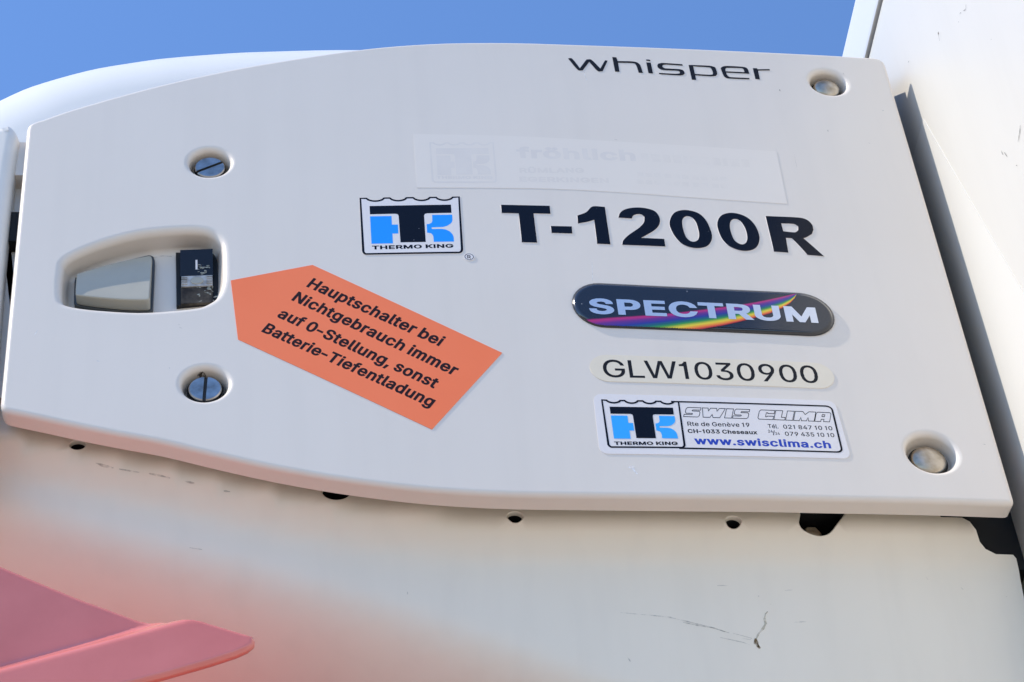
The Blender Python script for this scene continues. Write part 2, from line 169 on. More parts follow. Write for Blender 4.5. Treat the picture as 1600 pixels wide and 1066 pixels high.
[14924,6403],[15058,6461],[15200,6503],[15342,6528],[15483,6533],[15628,6521],[15773,6492],[15914,6448],[16055,6387],[16196,6310],[16329,6217],[16449,6109],
[16554,5984],[16647,5843],[16729,5690],[16801,5528],[16862,5356],[16913,5171],[16953,4981],[16982,4794],[17000,4609],[17009,4423],[17005,4238],[16986,4056],
[16950,3871],[16899,3685],[16836,3509],[16764,3353],[16684,3220],[16595,3103],[16494,3002],[16381,2918],[16251,2850],[16106,2798],[15955,2763],[15809,2747],
[15667,2752],[15525,2775],[15386,2815],[15251,2869],[15119,2935],[14989,3015],[14866,3110],[14755,3222],[14657,3355],[14568,3505],[14490,3668],[14424,3836],
[14372,4010],[14333,4192],[14303,4379],[14281,4565],[14264,4753],[14254,4943],[14254,5130]],[[15113,5131],[15133,5282],[15162,5426],[15200,5557],[15248,5668],
[15310,5760],[15384,5836],[15464,5890],[15546,5917],[15632,5914],[15723,5885],[15812,5833],[15888,5762],[15949,5667],[15999,5547],[16042,5415],[16080,5281],
[16112,5148],[16139,5011],[16159,4866],[16170,4713],[16175,4542],[16171,4357],[16160,4176],[16140,4016],[16110,3882],[16071,3761],[16024,3656],[15973,3568],
[15915,3498],[15851,3444],[15783,3407],[15716,3389],[15648,3392],[15578,3415],[15509,3453],[15444,3503],[15381,3562],[15319,3633],[15263,3721],[15217,3828],
[15181,3962],[15154,4119],[15133,4287],[15118,4454],[15107,4623],[15101,4798],[15103,4970]]],[[[17740,6323],[18343,6318],[18973,6316],[19551,6310],[19997,6293],
[20165,6272],[20313,6235],[20442,6182],[20555,6109],[20653,6012],[20734,5892],[20797,5762],[20844,5633],[20867,5503],[20868,5370],[20860,5234],[20857,5100],
[20682,4666],[20572,4576],[20459,4482],[20352,4395],[20260,4326],[20194,4286],[20135,4257],[20079,4234],[20021,4208],[20120,4061],[20217,3919],[20318,3769],
[20430,3598],[20588,3355],[20769,3072],[20959,2775],[21144,2486],[20038,2553],[19913,2811],[19785,3076],[19661,3329],[19549,3552],[19458,3725],[19375,3876],
[19294,4018],[19212,4165],[18808,4187],[18747,2718],[17773,2775]],[[18715,5625],[18948,5625],[19192,5630],[19416,5627],[19591,5607],[19674,5568],[19735,5505],
[19788,5432],[19845,5364],[19786,5000],[19725,4935],[19666,4865],[19603,4806],[19530,4774],[19369,4770],[19167,4788],[18947,4816],[18737,4839]]]],"whisper":[[[[5808,22784],
[5883,22794],[5960,22815],[6033,22815],[6098,22763],[6201,22566],[6317,22286],[6438,21973],[6555,21677],[7136,22711],[7226,22722],[7317,22745],[7406,22746],
[7490,22694],[7613,22515],[7751,22262],[7895,21979],[8036,21711],[8480,22675],[8666,22651],[8172,21422],[8082,21405],[7990,21376],[7901,21370],[7818,21422],
[7702,21607],[7574,21872],[7440,22170],[7309,22453],[6741,21455],[6651,21446],[6559,21425],[6471,21428],[6392,21489],[6263,21723],[6115,22056],[5960,22429]]],
[[[9048,23085],[9339,23066],[9387,22637],[9660,22644],[9943,22654],[10206,22660],[10417,22657],[10525,22647],[10622,22629],[10708,22601],[10783,22560],
[10848,22511],[10902,22452],[10946,22376],[10981,22272],[11014,22089],[11039,21859],[11062,21609],[11086,21370],[10783,21371],[10764,21588],[10745,21815],
[10725,22025],[10699,22191],[10677,22286],[10649,22363],[10609,22419],[10550,22448],[10333,22467],[10037,22467],[9710,22459],[9399,22455],[9390,21415],
[9077,21416]]],[[[11488,22931],[11561,22929],[11638,22930],[11708,22926],[11760,22912],[11782,22887],[11792,22849],[11798,22806],[11805,22765],[11513,22782]]],
[[[11470,22597],[11794,22582],[11815,21344],[11492,21359]]],[[[14105,22533],[14105,22367],[13785,22385],[13451,22406],[13145,22422],[12912,22429],[12838,22422],
[12771,22405],[12706,22383],[12641,22364],[12593,22146],[12629,22101],[12663,22053],[12701,22012],[12753,21989],[12970,21973],[13268,21968],[13571,21964],
[13799,21951],[13886,21934],[13962,21907],[14027,21869],[14077,21818],[14108,21750],[14122,21667],[14129,21578],[14140,21492],[14105,21436],[14072,21376],
[14035,21323],[13988,21285],[13911,21258],[13818,21242],[13714,21233],[13603,21230],[13334,21236],[12990,21251],[12616,21269],[12258,21286],[12255,21433],
[12564,21423],[12885,21411],[13182,21402],[13414,21400],[13509,21407],[13593,21421],[13674,21438],[13757,21453],[13823,21638],[13782,21673],[13744,21711],
[13702,21743],[13649,21760],[13435,21769],[13144,21768],[12849,21769],[12622,21784],[12524,21810],[12438,21853],[12366,21907],[12309,21964],[12273,22025],
[12255,22095],[12242,22169],[12226,22241],[12331,22496],[12413,22526],[12493,22559],[12576,22586],[12669,22598],[12951,22593],[13319,22575],[13720,22553]]],
[[[16185,22103],[16155,22212],[16117,22266],[16071,22290],[16017,22296],[15955,22298],[15733,22312],[15436,22323],[15110,22332],[14871,22340],[14882,21467],
[15137,21458],[15446,21448],[15729,21439],[15944,21437],[16009,21443],[16068,21456],[16124,21471],[16182,21485],[16197,21534],[16214,21582],[16227,21632],
[16231,21687],[16224,21805],[16208,21956]],[[16138,22476],[16240,22455],[16327,22417],[16406,22373],[16489,22333],[16507,22150],[16528,21962],[16542,21786],
[16541,21640],[16520,21549],[16481,21474],[16435,21406],[16393,21334],[16304,21313],[16217,21289],[16126,21270],[16025,21261],[15783,21266],[15475,21282],
[15142,21301],[14884,21315],[14890,20797],[14575,20795],[14552,22477],[14768,22479],[14765,22490],[15132,22489],[15515,22491],[15866,22489]]],[[[18854,21249],
[18810,21098],[18425,21095],[18023,21089],[17656,21089],[17373,21101],[17266,21112],[17172,21135],[17092,21180],[17026,21259],[16978,21394],[16946,21573],
[16925,21758],[16907,21912],[16896,22011],[16891,22100],[16888,22187],[16884,22276],[16933,22328],[16980,22382],[17031,22432],[17091,22472],[17162,22502],
[17241,22523],[17327,22537],[17420,22544],[17661,22548],[17976,22546],[18291,22537],[18532,22520],[18632,22505],[18719,22481],[18792,22435],[18849,22359],
[18883,22238],[18899,22082],[18906,21912],[18918,21749],[17204,21766],[17216,21681],[17225,21593],[17239,21510],[17263,21440],[17297,21380],[17337,21328],
[17387,21290],[17450,21270],[17716,21254],[18076,21250],[18474,21251]],[[17335,22322],[17654,22348],[18079,22363],[18402,22361],[18473,22344],[18527,22303],
[18565,22239],[18581,22144],[18581,22026],[18580,21908],[17193,21914],[17209,22181],[17248,22236],[17287,22292]]],[[[19273,22422],[19583,22427],[19608,22312],
[20505,22394],[20503,22244],[19617,22163],[19603,21153],[19276,21163]]]],"quads":{"logo":[[-9633,7440],[-2927,7626],[-3028,2031],[-9637,1835]],"service":[[4219,-10707],
[19530,-10949],[19721,-15870],[4119,-15749]],"service_logo":[[4671,-11187],[9568,-11256],[9496,-15251],[4660,-15270]],"service_frame":[[4671,-11187],[19291,-11374],
[19319,-15402],[4660,-15270]],"serial":[[4265,-7246],[19857,-7628],[19878,-9901],[4231,-9597]],"spectrum":[[3664,-666],[20784,-1279],[20865,-5235],[3690,-4760]],
"fro_logo":[[-4671,13208],[-234,13292],[-282,9077],[-4727,9007]]},"smudges":[[[9886,11650],[10407,11625],[10384,12437],[9862,12461]],[[10589,11617],[11214,11588],
[11195,12399],[10567,12428]],[[11397,11579],[11918,11556],[11901,12367],[11378,12391]],[[12101,11548],[12676,11523],[12661,12335],[12084,12359]],[[12859,11515],
[13120,11504],[13107,12316],[12845,12327]],[[13303,11496],[13931,11471],[13921,12283],[13291,12308]],[[14115,11463],[14639,11443],[14631,12255],[14105,12275]],
[[14822,11435],[15400,11413],[15394,12226],[14815,12248]],[[15584,11407],[15899,11395],[15895,12208],[15579,12219]],[[16083,11388],[16714,11366],[16713,12179],
[16079,12201]],[[16898,11360],[17425,11342],[17426,12155],[16898,12173]],[[9388,10023],[9840,10004],[9827,10437],[9374,10456]],[[9976,9999],[10429,9981],
[10417,10413],[9963,10432]],[[10565,9975],[11018,9958],[11007,10390],[10553,10408]],[[11154,9952],[11159,9952],[11148,10385],[11143,10385]],[[11295,9947],
[11749,9930],[11739,10363],[11284,10380]],[[11885,9925],[12339,9908],[12331,10341],[11876,10358]],[[12476,9903],[12930,9887],[12923,10321],[12467,10336]],
[[13067,9883],[13071,9883],[13064,10316],[13060,10316]],[[13208,9878],[13663,9862],[13657,10296],[13201,10311]],[[13800,9858],[14256,9843],[14251,10276],
[13794,10291]],[[14393,9839],[14397,9838],[14393,10272],[14388,10272]],[[14534,9834],[14991,9820],[14987,10253],[14530,10267]],[[15128,9816],[15585,9802],
[15582,10235],[15124,10249]],[[9300,9258],[9754,9239],[9741,9668],[9286,9687]],[[9890,9233],[10345,9215],[10333,9645],[9878,9663]],[[10481,9209],[10937,9192],
[10926,9622],[10470,9639]],[[11073,9186],[11078,9186],[11067,9616],[11062,9616]],[[11214,9181],[11670,9164],[11660,9594],[11204,9611]],[[11807,9159],[12263,9142],
[12254,9572],[11797,9589]],[[12400,9137],[12856,9121],[12849,9551],[12391,9567]],[[12993,9116],[12998,9116],[12990,9546],[12986,9547]],[[13135,9111],[13592,9096],
[13586,9526],[13128,9542]],[[13729,9091],[14187,9076],[14182,9507],[13723,9522]],[[14324,9072],[14329,9072],[14324,9502],[14319,9503]],[[14466,9067],[14924,9053],
[14921,9484],[14462,9498]],[[15062,9049],[15521,9035],[15518,9466],[15058,9480]]],"reg_c":[-2682,1678],"arrow":[[-18105,-479],[-17641,-5846],[-5951,-13738],
[-1182,-7166],[-12870,903]],"fro":[[-5732,14090],[-5757,8488],[-4364,8502],[-2968,8519],[-1503,8531],[70,8545],[1714,8557],[3377,8540],[5050,8482],[6742,8395],
[8435,8298],[10093,8189],[11753,8068],[13508,7952],[15423,7848],[17436,7751],[19456,7661],[19575,13177],[17759,13247],[15949,13323],[14011,13406],[11838,13500],
[9540,13604],[7298,13708],[5214,13815],[3184,13919],[1085,14000],[-1146,14040],[-3443,14060]],"swis":[[[[10559,-12624],[10691,-12496],[10785,-12189],[10729,-12069],
[10327,-12060],[10316,-12041],[10340,-12020],[10833,-12032],[10911,-11777],[10041,-11757],[9909,-11885],[9815,-12192],[9871,-12311],[10232,-12320],[10243,-12342],
[10221,-12359],[9727,-12348],[9649,-12603]],[[10560,-12567],[10658,-12472],[10737,-12213],[10696,-12125],[10295,-12116],[10254,-12042],[10342,-11963],[10811,-11974],
[10854,-11833],[10040,-11814],[9942,-11909],[9863,-12168],[9904,-12255],[10265,-12264],[10304,-12345],[10218,-12416],[9749,-12406],[9706,-12547]]],[[[10877,-12631],
[11325,-12641],[11483,-12417],[11502,-12645],[11949,-12656],[12445,-11812],[12023,-11803],[11869,-12027],[11889,-11799],[11481,-11790],[11327,-12015],[11347,-11787],
[10944,-11778]],[[10924,-12575],[11319,-12584],[11517,-12304],[11543,-12589],[11939,-12598],[12369,-11868],[12029,-11860],[11827,-12140],[11842,-11855],
[11487,-11847],[11285,-12127],[11301,-11843],[10982,-11836]]],[[[12216,-12662],[12697,-12673],[12957,-11824],[12476,-11813]],[[12273,-12606],[12674,-12615],
[12900,-11880],[12498,-11871]]],[[[14522,-11991],[14341,-12580],[14393,-12712],[15304,-12733],[15408,-12393],[14967,-12383],[14950,-12440],[14890,-12438],
[14976,-12155],[15036,-12157],[15019,-12213],[15460,-12224],[15564,-11884],[14653,-11863]],[[14555,-12015],[14389,-12557],[14427,-12656],[15281,-12675],
[15351,-12449],[14990,-12441],[14972,-12497],[14832,-12494],[14953,-12098],[15094,-12101],[15076,-12158],[15437,-12166],[15507,-11940],[14653,-11920]]],
[[[15324,-12733],[16046,-12750],[16133,-12467],[15892,-12461],[16066,-11896],[15584,-11885]],[[15382,-12678],[16024,-12692],[16076,-12523],[15835,-12517],
[16008,-11951],[15607,-11942]]],[[[16066,-12750],[16548,-12761],[16808,-11913],[16326,-11902]],[[16124,-12695],[16525,-12704],[16750,-11968],[16349,-11959]]],
[[[16568,-12762],[16964,-12771],[17089,-12517],[17076,-12774],[17404,-12781],[17546,-12528],[17515,-12784],[17911,-12793],[18172,-11944],[17703,-11933],
[17436,-12173],[17337,-11925],[16828,-11913]],[[16625,-12706],[16951,-12714],[17120,-12404],[17120,-12718],[17394,-12724],[17585,-12415],[17563,-12728],
[17889,-12735],[18114,-12000],[17701,-11990],[17410,-12251],[17304,-11981],[16851,-11971]]],[[[17911,-12793],[18333,-12803],[18393,-12605],[18534,-12608],
[18473,-12806],[18894,-12815],[19114,-12096],[19062,-11965],[18263,-11946],[18132,-12074]],[[17969,-12737],[18310,-12745],[18371,-12547],[18591,-12552],
[18530,-12750],[18871,-12758],[19067,-12119],[19028,-12021],[18263,-12003],[18165,-12098]]],[[[13628,-12694],[13760,-12567],[13854,-12259],[13797,-12140],
[13395,-12130],[13385,-12112],[13408,-12091],[13902,-12102],[13980,-11848],[13109,-11828],[12977,-11955],[12883,-12262],[12940,-12382],[13301,-12390],[13311,-12412],
[13289,-12430],[12795,-12419],[12717,-12673]],[[13629,-12637],[13727,-12542],[13806,-12284],[13764,-12196],[13364,-12187],[13322,-12113],[13410,-12034],
[13879,-12045],[13922,-11903],[13108,-11885],[13010,-11980],[12931,-12238],[12973,-12326],[13334,-12334],[13372,-12416],[13286,-12487],[12818,-12476],[12775,-12618]]],
[[[18443,-12378],[18643,-12382],[18713,-12156],[18512,-12151]],[[18500,-12322],[18620,-12325],[18655,-12212],[18535,-12209]]]],"rainbow":[[4009,-4222,3739,-6993],
[4640,-4146,4374,-6795],[5213,-4087,4952,-6628],[6367,-3934,6109,-6323],[7519,-3827,7271,-6014],[8679,-3685,8438,-5718],[9846,-3524,9607,-5449],[11023,-3310,10784,-5162],
[12207,-3077,11962,-4903],[13399,-2825,13150,-4608],[14595,-2585,14359,-4211],[15809,-2258,15585,-3744],[16791,-1954,16580,-3314],[17657,-1669,17482,-2768],
[18154,-1497,18023,-2316],[18465,-1400,18391,-1853],[18598,-1378,18576,-1512]],"panel":[[-31950,-10729],[-31906,-11026],[-31775,-11269],[-31556,-11456],
[-31250,-11589],[-30616,-11797],[-29981,-12006],[-29315,-12227],[-28603,-12470],[-27859,-12726],[-27091,-12981],[-26292,-13235],[-25469,-13488],[-24648,-13733],
[-23856,-13953],[-23066,-14166],[-22217,-14420],[-21259,-14751],[-20243,-15122],[-19258,-15476],[-18331,-15795],[-17435,-16098],[-16583,-16375],[-15801,-16618],
[-15061,-16835],[-14301,-17046],[-13493,-17259],[-12663,-17466],[-11834,-17660],[-11006,-17840],[-10177,-18007],[-9370,-18162],[-8611,-18302],[-7874,-18430],
[-7093,-18549],[-6249,-18662],[-5361,-18765],[-4429,-18857],[-3468,-18935],[-2463,-19001],[-1369,-19054],[-144,-19092],[1170,-19116],[2487,-19136],[3779,-19151],
[5073,-19162],[6372,-19170],[7673,-19177],[8978,-19181],[10286,-19182],[11599,-19180],[12915,-19174],[14234,-19172],[15499,-19177],[16766,-19185],[18210,-19190],
[20365,-19185],[22830,-19177],[24976,-19174],[26393,-19180],[27637,-19191],[28980,-19202],[29199,-19171],[29355,-19077],[29449,-18921],[29480,-18702],[29480,23669],
[29430,24044],[29280,24319],[29030,24494],[28680,24569],[27679,24575],[26677,24582],[25536,24585],[24056,24583],[22390,24577],[20729,24574],[19137,24572],
[17550,24573],[15967,24574],[14388,24577],[12815,24581],[11245,24586],[9680,24592],[8118,24599],[6561,24607],[5008,24625],[3458,24643],[1910,24638],[330,24602],
[-1248,24541],[-2722,24454],[-4057,24335],[-5288,24190],[-6415,24037],[-7403,23886],[-8288,23726],[-9170,23553],[-10045,23372],[-10917,23178],[-11908,22941],
[-13334,22585],[-14956,22167],[-16424,21774],[-17563,21448],[-18556,21144],[-19546,20828],[-20594,20483],[-21639,20125],[-22631,19770],[-23554,19419],[-24424,19069],
[-25243,18733],[-25995,18420],[-26696,18120],[-27395,17813],[-28110,17500],[-28823,17180],[-29524,16843],[-30207,16478],[-30878,16096],[-31350,15895],[-31612,15735],
[-31800,15535],[-31912,15295],[-31950,15015]],"recess":[[-29320,660],[-29334,181],[-29333,-312],[-29315,-835],[-29282,-1372],[-29232,-1808],[-29174,-2048],
[-29090,-2243],[-28978,-2409],[-28838,-2548],[-28671,-2659],[-28476,-2753],[-28189,-2859],[-27844,-2960],[-27453,-3055],[-27001,-3146],[-26493,-3233],[-25930,-3314],
[-25291,-3400],[-24597,-3479],[-23904,-3526],[-23228,-3526],[-22551,-3492],[-21885,-3438],[-21200,-3369],[-20526,-3280],[-19964,-3163],[-19611,-3024],[-19313,-2842],
[-19054,-2637],[-18834,-2433],[-18653,-2207],[-18497,-1905],[-18358,-1504],[-18244,-1026],[-18165,-485],[-18133,148],[-18137,846],[-18152,1496],[-18167,2072],
[-18193,2600],[-18241,3047],[-18310,3364],[-18406,3624],[-18528,3865],[-18677,4102],[-18852,4319],[-19057,4505],[-19288,4656],[-19549,4776],[-19850,4867],
[-20194,4929],[-20578,4961],[-21009,4970],[-21503,4955],[-22043,4917],[-22582,4864],[-23105,4803],[-23628,4727],[-24148,4621],[-24671,4478],[-25191,4306],
[-25699,4117],[-26197,3910],[-26681,3687],[-27129,3460],[-27538,3229],[-27911,2994],[-28238,2770],[-28509,2569],[-28740,2375],[-28931,2179],[-29076,1980],
[-29184,1776],[-29260,1579],[-29297,1405],[-29303,1238],[-29304,1047]],"lens":[[-27995,509],[-27976,-306],[-27950,-893],[-27928,-984],[-27882,-1049],[-27818,-1092],
[-27606,-1170],[-27317,-1253],[-26990,-1331],[-26407,-1452],[-25700,-1588],[-25034,-1694],[-24426,-1758],[-23858,-1793],[-23445,-1803],[-23369,-1782],[-23306,-1736],
[-23244,-1689],[-23234,-77],[-23225,1560],[-23226,2761],[-23240,2916],[-23270,3049],[-23299,3183],[-23357,3221],[-23414,3260],[-23480,3265],[-24065,3080],
[-24876,2799],[-25698,2478],[-26465,2121],[-27241,1724],[-28014,1330]],"switch":[[-21742,3748],[-18765,3747],[-18695,-952],[-21603,-1304]],"rocker":[[-21413,3135],
[-19315,3214],[-19236,-1163],[-21376,-1248]],"plate_patch":[[-22137,-55],[-21514,-71],[-20665,-1297],[-22106,-1528]],"screws":[[-19565,11174,1350],[-19658,-9605,1400],
[24693,21238,1300],[24993,-15104,1550]],"front":[[-41000,-15942],[-32254,-14998],[-32378,-12897],[-32479,-10775],[-32507,-8701],[-32517,-6387],[-32570,-2401],
[-32617,1747],[-32619,4877],[-32606,7430],[-32606,9170],[-32590,10771],[-32520,12740],[-32461,14341],[-32478,14547],[-32530,14748],[-32623,15056],[-32742,15365],
[-32880,15587],[-33028,15784],[-33334,15831],[-33563,15679],[-33832,15546],[-36999,14581],[-41000,13380]],"shell":[[-0.3941,0.1838],[-0.3882,0.1911],[-0.3822,0.1986],
[-0.3762,0.2059],[-0.3701,0.2125],[-0.3638,0.2184],[-0.3574,0.2237],[-0.351,0.2287],[-0.3449,0.2334],[-0.3396,0.2379],[-0.3347,0.242],[-0.3296,0.246],[-0.3234,0.2502],
[-0.3155,0.2548],[-0.3063,0.2597],[-0.2969,0.2644],[-0.2879,0.2685],[-0.2796,0.2718],[-0.2715,0.2745],[-0.2636,0.2769],[-0.2561,0.2791],[-0.2491,0.2811],
[-0.2427,0.2829],[-0.2361,0.2846],[-0.2284,0.2862],[-0.2185,0.2881],[-0.2072,0.29],[-0.196,0.2918],[-0.1864,0.2933],[-0.1801,0.2942],[-0.1747,0.2949],[-0.1692,0.2955],
[-0.1629,0.2961],[-0.151,0.2972],[-0.1366,0.2985],[-0.121,0.2998],[-0.106,0.3008],[-0.0921,0.3014],[-0.0786,0.3019],[-0.0643,0.3022],[-0.0486,0.3024],[-0.0312,0.3025],
[-0.0125,0.3026],[0.0074,0.3025],[0.0286,0.3025],[0.0515,0.3023],[0.076,0.3022],[0.1012,0.302],[0.126,0.3018]],"slot":[[-32555,7598],[-31957,7708],[-31986,4886],
[-32587,4934]],"body_bottom":[[-0.3125,-0.1159],[-0.2932,-0.1223],[-0.2709,-0.1298],[-0.2465,-0.1373],[-0.2222,-0.1442],[-0.1926,-0.1548],[-0.1658,-0.1638],
[-0.143,-0.1705],[-0.1183,-0.1766],[-0.0937,-0.1816],[-0.0709,-0.1855],[-0.0443,-0.1886],[-0.0137,-0.1905],[0.0249,-0.1914],[0.0637,-0.1917],[0.1029,-0.1918],
[0.1423,-0.1917],[0.1821,-0.1919],[0.2498,-0.1917],[0.2888,-0.192]],"belly":[[-0.3983,-0.1174],[-0.3193,-0.1458],[-0.2413,-0.1763],[-0.1646,-0.2039],[-0.089,-0.2335],
[-0.0148,-0.265],[0.0578,-0.2982],[0.165,-0.3402],[0.3053,-0.3903]],"body":[[-41000,-23000],[-33000,-26000],[-22000,-31000],[-10000,-36000],[5000,-42000],
[28948,-45000],[30348,-40000],[29948,-31935],[30080,-28965],[30126,-26361],[30140,-23036],[30175,-21099],[30090,-20434],[29897,-20242],[28789,-20235],[28146,-19993],
[27791,-19658],[27563,-19081],[27249,-18517],[26821,-18219],[25470,-18215],[24870,-16170],[23181,-16175],[21492,-16180],[19803,-16185],[18114,-16190],[16425,-16181],
[14736,-16173],[13047,-16173],[11358,-16177],[9669,-16178],[7980,-16174],[6292,-16169],[4603,-16156],[2914,-16143],[1225,-16110],[-464,-16071],[-2153,-16001],
[-3842,-15896],[-5531,-15732],[-7220,-15528],[-8909,-15239],[-10598,-14910],[-12287,-14547],[-13976,-14130],[-15665,-13649],[-17354,-13120],[-19043,-12553],
[-20732,-11953],[-22421,-11363],[-24110,-10883],[-25799,-10377],[-27488,-9846],[-29177,-9278],[-30866,-8717],[-32555,-8590],[-34244,-8590],[-35933,-8590],
[-37622,-8590],[-39311,-8590],[-41000,-8590]],"body_holes":[],"body_round":[[12316,-18852,530],[-1014,-18567,530],[-27288,-12153,530],[-11674,-16391,920]],
"opening":[[19632,-17537],[19549,-17835],[19432,-18137],[19209,-18461],[18957,-18772],[18734,-19046],[18520,-19270],[18324,-19414],[18113,-19503],[17847,-19552],
[17552,-19555],[17226,-19500],[16915,-19410],[16667,-19303],[16480,-19172],[16372,-19021],[16341,-18831],[16423,-18535],[16523,-18207],[16534,-17905],[16523,-17607]],
"opening_screw":[17322,-19073],"sp_edge":[[-0.3994,-0.2306],[-0.342,-0.2512],[-0.3063,-0.267],[-0.2638,-0.2861],[-0.2429,-0.2942],[-0.2307,-0.2992],[-0.2248,-0.3005],
[-0.2186,-0.2996],[-0.2145,-0.301],[-0.1909,-0.3104],[-0.172,-0.3175],[-0.1682,-0.319]],"sp_tip":[[-0.1672,-0.3219],[-0.1675,-0.3249],[-0.171,-0.3284],
[-0.1771,-0.3318],[-0.1907,-0.3374],[-0.2142,-0.3458],[-0.2341,-0.3522],[-0.2603,-0.3602],[-0.3181,-0.3779],[-0.3804,-0.3965]],"sp_crease":[[-0.2248,-0.3005],
[-0.2625,-0.3137],[-0.3021,-0.3274],[-0.3409,-0.3409],[-0.385,-0.3561]],"XW":0.3107,"wall_marks":[[[-0.1123,0.154],[-0.1094,0.1529],[-0.1058,0.1555]],[[-0.102,0.1598],
[-0.0987,0.1606]],[[-0.1294,0.0072],[-0.1253,0.0046],[-0.1185,0.0028]],[[-0.0933,0.0244],[-0.0936,0.019]],[[-0.0967,0.0185],[-0.0989,0.0115]],[[-0.0939,0.1597],
[-0.0942,0.1579]],[[-0.1068,-0.0059],[-0.1074,-0.0071]],[[-0.0004,0.2357],[0.0019,0.2357]],[[-0.0601,0.1916],[-0.0584,0.183]],[[-0.1294,0.0934],[-0.1299,0.0921]],
[[0.1138,-0.0445],[0.1133,-0.0461]]],"wedge":[[0.0182,0.2232],[-0.0607,-0.0746]],"body_marks":[[[[5002,-24389],[5964,-24487],[6926,-24583],[8005,-24733],
[9071,-25018],[10135,-25316],[10958,-25586],[11425,-25761]],90,0],[[[8703,-25047],[9533,-25250],[10490,-25410],[11189,-25694]],110,0],[[[10841,-26064],
[11491,-26224],[12202,-26397],[12605,-26584]],60,0],[[[11666,-25787],[12256,-25961],[12749,-26121]],50,0],[[[12113,-26125],[12690,-26203]],40,0],[[[13942,-24271],
[13769,-24466],[13676,-24812],[13714,-25087],[13522,-25432],[13196,-25777],[12997,-26187]],160,2],[[[12969,-26119],[12955,-26419],[13050,-26636],[13151,-26798]],
300,1],[[[13060,-26554],[13066,-26704]],110,3],[[[5149,-27372],[5299,-27680]],90,0],[[[14131,-23771],[14253,-23783]],100,0],[[[13495,-23222],[13556,-23235]],
60,0],[[[11069,-22522],[11749,-22516]],60,0],[[[-26169,-13413],[-25676,-13618],[-25085,-13808]],140,0],[[[-24741,-13914],[-23514,-14249]],80,0],[[[-22927,-14385],
[-22144,-14612],[-21654,-14794]],110,0],[[[-20774,-15096],[-20188,-15287]],120,0],[[[-18435,-15931],[-18046,-16030]],90,0],[[[24146,-21718],[24278,-21923]],
40,0],[[[26243,-22364],[26313,-22474],[26377,-22543]],45,0],[[[15471,-25002],[16219,-24952]],50,0],[[[15146,-22814],[15649,-22780]],50,0],[[[29013,-22951],
[29060,-22978]],60,0],[[[-7588,-22781],[-7576,-22953]],60,0],[[[-20436,-18997],[-19675,-19196]],60,0]],"panel_marks":[[[[6012,-16703],[6083,-17120],[6248,-17378]],
150,4],[[[5760,-16862],[6151,-16859]],280,4],[[[25973,22414],[26030,22196]],90,0],[[[23685,15807],[23695,15597]],90,0],[[[26402,14608],[26564,14481]],60,0],
[[[20801,13178],[20762,11538]],25,0],[[[6798,21332],[6928,20322]],50,4],[[[20887,20109],[20900,19892]],70,1],[[[-30258,-5119],[-30015,-4560]],30,4],[[[-26301,-7465],
[-26103,-7528]],60,4],[[[-21303,-4686],[-21143,-4747]],45,0],[[[-21348,-4398],[-21267,-4457]],40,0],[[[-21864,-8221],[-21785,-8279]],50,4],[[[-20070,-7770],
[-19832,-8055],[-20023,-8438],[-19746,-8667],[-20014,-9101]],140,3],[[[-20219,-8378],[-20026,-8216],[-19936,-9103]],70,3],[[[8214,13895],[8432,13835]],
70,0],[[[25682,-14553],[25754,-14604]],50,0],[[[28428,-14270],[28626,-14315]],60,0],[[[5375,1323],[5232,-512]],25,4],[[[25188,-17718],[25218,-17770]],60,4],
[[[27913,-16605],[27984,-16655]],60,4],[[[-11152,-13076],[-11115,-13130]],60,4],[[[-15177,-10308],[-15100,-10365]],50,4]],"CAM":[-0.19075,-1.08412,-1.16101],
"ROT":[[0.992759,-0.011504,-0.119567],[-0.092178,-0.711201,-0.696919],[-0.077019,0.702894,-0.707112]]}''')

# ------------------------------------------------------------------ camera, sky, sun, exposure
cam = bpy.data.cameras.new('camera'); camo = bpy.data.objects.new('camera', cam); COL.objects.link(camo)
cam.sensor_width = 36.0; cam.lens = 36.0*3856/1600; cam.clip_start = 0.01; cam.clip_end = 20000
r = D['ROT']
camo.matrix_world = Matrix(((r[0][0],r[0][1],r[0][2],D['CAM'][0]),(r[1][0],r[1][1],r[1][2],D['CAM'][1]),(r[2][0],r[2][1],r[2][2],D['CAM'][2]),(0,0,0,1)))
S.camera = camo
SUN = Vector((-.640,-.105,.76)).normalized()          # towards the sun
w = bpy.data.worlds.new('World'); S.world = w; w.use_nodes = True
nt = w.node_tree; bg = nt.nodes['Background']
sky = nt.nodes.new('ShaderNodeTexSky'); sky.sky_type = 'NISHITA'; sky.sun_disc = False
sky.sun_elevation = math.asin(SUN.z); sky.sun_rotation = math.atan2(SUN.x, SUN.y)
sky.altitude = 400; sky.air_density = 1.0; sky.dust_density = 0.0; sky.ozone_density = 9.0
nt.links.new(sky.outputs[0], bg.inputs[0]); bg.inputs[1].default_value = 0.15
sl = bpy.data.lights.new('sun', 'SUN'); sl.energy = 2.5; sl.angle = math.radians(.5); sl.color = (1,.92,.81)
so = bpy.data.objects.new('sun', sl); COL.objects.link(so); so.rotation_euler = (-SUN).to_track_quat('-Z','Y').to_euler(); so.location = SUN*6
S.view_settings.view_transform = 'Standard'; S.view_settings.look = 'None'
S.view_settings.gamma = 1; S.view_settings.use_curve_mapping = False
S.view_settings.exposure = 0.92

